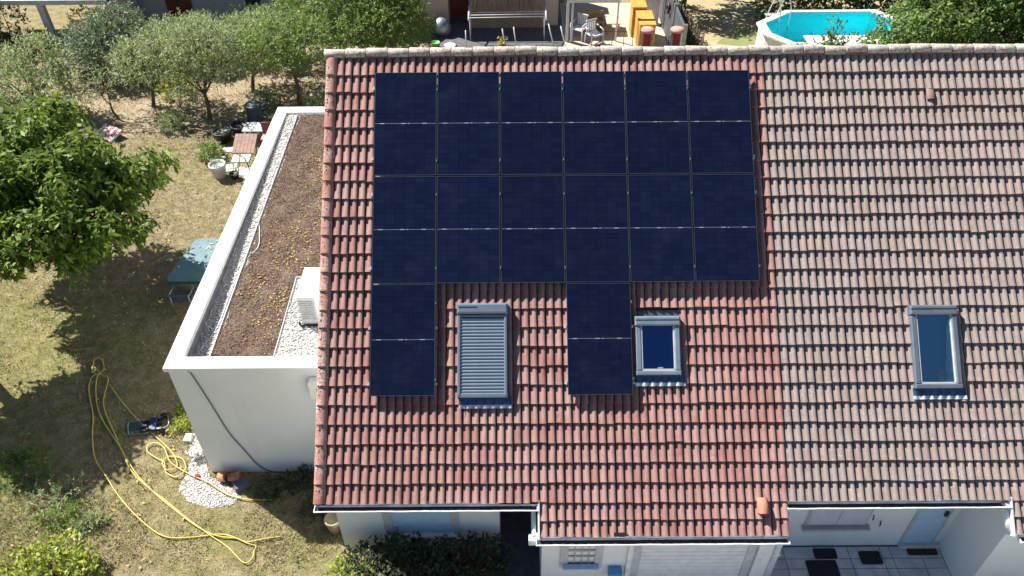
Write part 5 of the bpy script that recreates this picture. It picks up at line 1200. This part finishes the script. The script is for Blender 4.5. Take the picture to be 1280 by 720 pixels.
def plastic_chair(x, y, a, label):
    T = Matrix.Translation((x, y, 0)) @ Matrix.Rotation(a, 4, 'Z'); c = thing('plastic_chair', label, 'chair', (x, y, 0), 'pale plastic armchairs on the terrace')
    MB().box((-0.24, -0.24, 0.40), (0.24, 0.24, 0.44), T, 0.02).obj('seat', 'pot_white', c)
    for i in range(5): MB().box((-0.22+i*0.09, 0.22, 0.46), (-0.22+i*0.09+0.06, 0.26, 0.86), T, 0.01).obj('back_slat', 'pot_white', c)
    MB().box((-0.25, 0.215, 0.86), (0.25, 0.27, 0.92), T, 0.02).obj('top_rail', 'pot_white', c)
    for sx in (-1, 1):
        MB().tube([T @ Vector(p) for p in ((sx*0.26, -0.24, 0), (sx*0.27, -0.22, 0.62), (sx*0.27, 0.24, 0.66))], 0.028, 6).obj('armrest', 'pot_white', c, True)
        MB().tube([T @ Vector((sx*0.25, 0.28, 0)), T @ Vector((sx*0.24, 0.22, 0.44))], 0.024, 6).obj('leg', 'pot_white', c, True)
plastic_chair(5.52, 16.95, 0.5, 'pale plastic armchair on the terrace, the nearer and brighter one'); plastic_chair(4.98, 17.5, -0.6, 'pale plastic armchair beside the pergola post')
for (a, b, lab) in (((7.02, 17.55, 0), (7.55, 18.2, 1.22), 'orange-yellow wooden cabinet on the terrace, the farther of two'), ((7.13, 16.15, 0), (7.72, 17.45, 1.12), 'orange-yellow wooden cabinet on the terrace, the nearer of two')):
    k = thing('wooden_cabinet', lab, 'cabinet', ((a[0]+b[0])/2, (a[1]+b[1])/2, 0), 'orange-yellow cabinets on the terrace')
    MB().box((a[0], a[1], 0.03), (b[0], b[1], b[2]-0.04)).obj('body', 'wood_yellow', k); MB().box((a[0]-0.02, a[1]-0.02, b[2]-0.038), (b[0]+0.02, b[1]+0.02, b[2]), bev=0.008).obj('top', 'wood_yellow', k)
    dd = MB().box((a[0]+0.04, a[1]-0.015, 0.10), (b[0]-0.04, a[1]-0.001, b[2]-0.10), bev=0.004).obj('door', 'wood_tan', k)
    MB().box((b[0]-0.12, a[1]-0.03, 0.5), (b[0]-0.10, a[1]-0.016, 0.62)).obj('handle', 'black', dd, world=False)
ws = thing('corrugated_sheet', 'white corrugated sheet standing behind the cabinets', 'sheet', (8.0, 18.9, 0))
m = MB(); vs = []
for i in range(31): vs += [(7.7+0.02*i, 18.9+0.025*math.sin(i*1.6), 0), (7.7+0.02*i, 18.9+0.025*math.sin(i*1.6), 1.5), (7.7+0.02*i, 18.93+0.025*math.sin(i*1.6), 1.5)]
m.add(vs, [(3*i+k, 3*i+3+k, 3*i+4+k, 3*i+1+k) for i in range(30) for k in (0, 1)]); m.obj('sheet', 'fascia', ws)
s = thing('screen_wall', 'black panel fence at the right side of the terrace', 'fence', (8.5, 18, 0))
for i in range(7): MB().box((8.42, 14.6+i*0.9, 0), (8.50, 14.6+i*0.9+0.88, 1.7), bev=0.01).obj('panel', 'cable_grey', s)
for i in range(4): MB().box((8.38, 14.5+i*1.9, 0), (8.54, 14.6+i*1.9, 1.8)).obj('post', 'grey_metal', s)
T = Matrix.Translation((8.33, 17.35, 1.25)) @ Matrix.Rotation(R(90), 4, 'Y')
m = MB(); m.tube([T @ Vector((0.17*math.cos(q*0.4189), 0.17*math.sin(q*0.4189), 0)) for q in range(16)], 0.05, 8); tag(m.obj('hanging_tyre', 'black', None, True), 'black ring hanging on the terrace fence', 'ring')
f = thing('picket_fence', 'old brown picket fence beside the bleached lawn', 'fence', (9.1, 16.5, 0))
for i in range(34):
    y = 14.6 + i*0.15; x = 9.36 - 0.13*i*0.15
    if random.random() < 0.15: continue
    hh = 1.15 + random.uniform(-.25, .12)
    MB().box((x-0.012, y, 0), (x+0.012, y+0.10, hh), Matrix.Identity(4), 0.01).obj('picket', 'wood' if i % 3 else 'deck', f)
for z in (0.35, 0.85): MB().tube([(9.39, 14.6, z), (8.72, 19.7, z)], 0.03, 5).obj('rail', 'wood', f)
fl = [E3(8.85 + 0.1*math.sin(i*2), 14.9+i*0.55, 0.75 + 0.2*math.sin(i*1.7), 0.34) for i in range(9)]
bush('climbing_plant', 'dark brown-green climber overgrowing the picket fence', 'climber', (8.85, 16.8, 0), fl, 'leaf_shade', 500, 6, 0.09, 0.04, 0.15, wild=0.9)

# ------------------------------------------------------------------ pool
PZ = 1.2; pcx, pcy = 14.2, 15.72
oct_ = [(-2.65, -0.62), (-1.95, -1.48), (1.75, -1.48), (2.65, -0.62), (2.65, 0.52), (1.95, 1.42), (-1.35, 1.42), (-2.65, 0.35)]
def ring(k, z): return [(pcx + x*k, pcy + y*k, z) for x, y in oct_]
P_ = thing('swimming_pool', 'turquoise above-ground swimming pool with white walls', 'pool', (pcx, pcy, 0))
for i in range(8):
    j = (i+1) % 8; a, b = ring(1, 0), ring(1, PZ-0.06); c_, d_ = ring(0.97, 0), ring(0.97, PZ-0.06)
    MB().add([a[i], a[j], b[j], b[i], c_[i], c_[j], d_[j], d_[i]], [(0, 1, 2, 3), (7, 6, 5, 4), (3, 2, 6, 7), (0, 3, 7, 4), (1, 5, 6, 2)]).obj('wall_panel', 'pool_wall', P_)
    a, b = ring(1.045, PZ-0.055), ring(0.92, PZ-0.055); c_, d_ = ring(1.045, PZ), ring(0.92, PZ)
    MB().add([a[i], a[j], b[j], b[i], c_[i], c_[j], d_[j], d_[i]], [(0, 1, 2, 3), (7, 6, 5, 4), (0, 4, 5, 1), (2, 6, 7, 3), (1, 5, 6, 2), (3, 7, 4, 0)]).obj('rim', 'pool_step', P_)
m = MB(); a, b = ring(0.955, 0.03), ring(0.955, PZ-0.07); m.add(a + b, [tuple(range(8))] + [(i, (i+1) % 8, 8+(i+1) % 8, 8+i) for i in range(8)]); m.obj('liner', 'pool_liner', P_)
m = MB(); m.add(ring(0.95, PZ-0.20), [tuple(range(8))]); m.obj('water', 'water', P_)
cv = tag(MB().prism([(13.0, 14.5), (15.5, 14.5), (15.9, 15.0), (15.8, 15.28), (13.0, 15.30)], PZ-0.19, PZ-0.17, 'z').obj('pool_cover', 'white_fabric'), 'white floating cover over the near half of the pool', 'cover')
l = thing('pool_ladder', 'bent metal ladder over the left end of the pool', 'ladder', (12.2, 16.9, 0))
for dx in (0, 0.42):
    MB().tube(smooth_path([(12.0+dx, 17.25+dx*0.3, 0), (12.1+dx, 16.95+dx*0.3, 1.3), (12.2+dx, 16.7+dx*0.3, 1.85), (12.35+dx, 16.45+dx*0.3, 1.6), (12.4+dx, 16.4+dx*0.3, 0.7)], 4), 0.024, 6).obj('rail', 'alu_lt', l, True)
for z in (0.35, 0.7, 1.05): MB().box((12.03, 17.05, z), (12.5, 17.2, z+0.04)).obj('rung', 'alu_lt', l)
lb = [E3(x, 18.9 + 0.2*math.sin(x), 1.0, 0.85, 1.2) for x in np.arange(12.9, 20.5, 0.7)]
bush('laurel_hedge', 'very dark hedge behind the pool', 'hedge', (16, 18.9, 0), lb, 'leaf_hedge', 2600, 8, 0.15, 0.08, 0.2)
bush('tall_shrub', 'light green leggy shrub in front of the pool', 'shrub', (13.0, 12.6, 0), [E3(12.55, 12.7, 1.25, 0.42, 0.95), E3(13.0, 12.7, 1.55, 0.36, 1.1), E3(12.15, 12.8, 1.0, 0.42, 0.8), E3(13.55, 12.75, 1.3, 0.26, 1.05)], 'leaf_ivy', 520, 8, 0.13, 0.05, 0.26, upb=0.9, wild=0.5, rmin=0.2)
tree('garden_tree', 'large mid green tree behind the right end of the ridge', 'tree', (17.2, 13.6, 0), [E3(15.6, 13.0, 1.5, 1.1), E3(16.8, 13.1, 2.2, 1.3), E3(18.2, 13.2, 2.3, 1.4), E3(19.6, 13.2, 2.2, 1.4), E3(16.6, 14.2, 3.0, 1.2), E3(18.3, 14.6, 3.6, 1.5), E3(15.2, 13.0, 0.8, 0.8), E3(20.8, 13.6, 2.6, 1.4), E3(15.9, 12.7, 2.2, 0.9), E3(17.6, 13.6, 3.0, 1.3), E3(19.4, 14.2, 3.4, 1.4), E3(17.0, 15.2, 3.3, 1.1)], 'leaf_ivy', 'ros', 5200, 8, 0.17, 0.08, r0=0.14, droop=0.4)
bush('clipped_hedge', 'low green hedge between pool and ridge', 'hedge', (15, 12.9, 0), [E3(x, 12.9, 0.55, 0.45, 0.55) for x in np.arange(14.3, 16.0, 0.4)], 'leaf_ivy', 350, 8, 0.12, 0.055, 0.15)
tree('shade_tree', 'dark leafy tree casting shade beyond the bleached lawn', 'tree', (9.6, 20.6, 0), [E3(9.3, 20.3, 2.2, 1.2), E3(10.3, 20.8, 2.6, 1.2)], 'leaf_dark', 'ros', 700, 8, 0.2, 0.09, r0=0.12)

# ------------------------------------------------------------------ far left corner: carport and shrubs
cpz = 1.72
k = thing('carport', 'blue-grey carport roof on a pale post at the top left corner', 'carport', (-15.6, 17.2, 0))
MB().box((-18.5, 17.15, cpz), (-12.95, 19.6, cpz+0.10)).obj('roof', 'canopy', k); MB().box((-18.5, 17.06, cpz-0.06), (-12.95, 17.148, cpz+0.12)).obj('fascia_board', 'post_grey', k)
for i in range(24): MB().box((-18.4+i*0.23, 17.2, cpz+0.10), (-18.4+i*0.23+0.10, 19.5, cpz+0.14)).obj('roof_rib', 'canopy', k)
MB().box((-15.74, 17.18, 0), (-15.50, 17.40, cpz)).obj('post', 'post_white', k); MB().box((-13.2, 19.2, 0), (-13.05, 19.35, cpz)).obj('post', 'post_white', k)
bush('yellow_shrub', 'yellow flowering shrub beside the carport post', 'shrub', (-15.0, 18.6, 0), [E3(-15.0, 18.6, 0.5, 0.45), E3(-14.5, 18.9, 0.45, 0.35)], 'leaf_yellow', 130, 8, 0.12, 0.05, 0.15)
tree('dark_tree', 'dark evergreen tree at the extreme top left beside the carport', 'tree', (-18.2, 16.4, 0), [E3(-18.0, 16.2, 1.3, 0.9), E3(-18.6, 16.8, 1.6, 1.1), E3(-17.6, 16.6, 1.0, 0.7), E3(-18.9, 15.8, 0.9, 0.9)], 'leaf_hedge', 'ros', 900, 8, 0.15, 0.07, r0=0.1)
bush('plum_shrub', 'brown-purple low shrub at the foot of the carport post', 'shrub', (-16.4, 16.7, 0), [E3(-16.5, 16.6, 0.35, 0.6), E3(-15.9, 16.3, 0.3, 0.45), E3(-17.0, 16.4, 0.3, 0.5)], 'leaf_plum', 420, 8, 0.11, 0.04, 0.16)
bush('dark_shrub', 'very dark shrub in the shade under the carport', 'shrub', (-17.8, 18.2, 0), [E3(-17.8, 18.2, 0.7, 0.8), E3(-18.8, 17.6, 0.8, 1.0), E3(-17.2, 17.0, 0.25, 0.4)], 'leaf_hedge', 260, 8, 0.12, 0.05, 0.15)
plastic_chair(-14.0, 19.3, 0.3, 'white plastic armchair beside the grey neighbour house, the left one'); plastic_chair(-13.3, 19.45, -0.3, 'white plastic armchair beside the grey neighbour house, the right one')
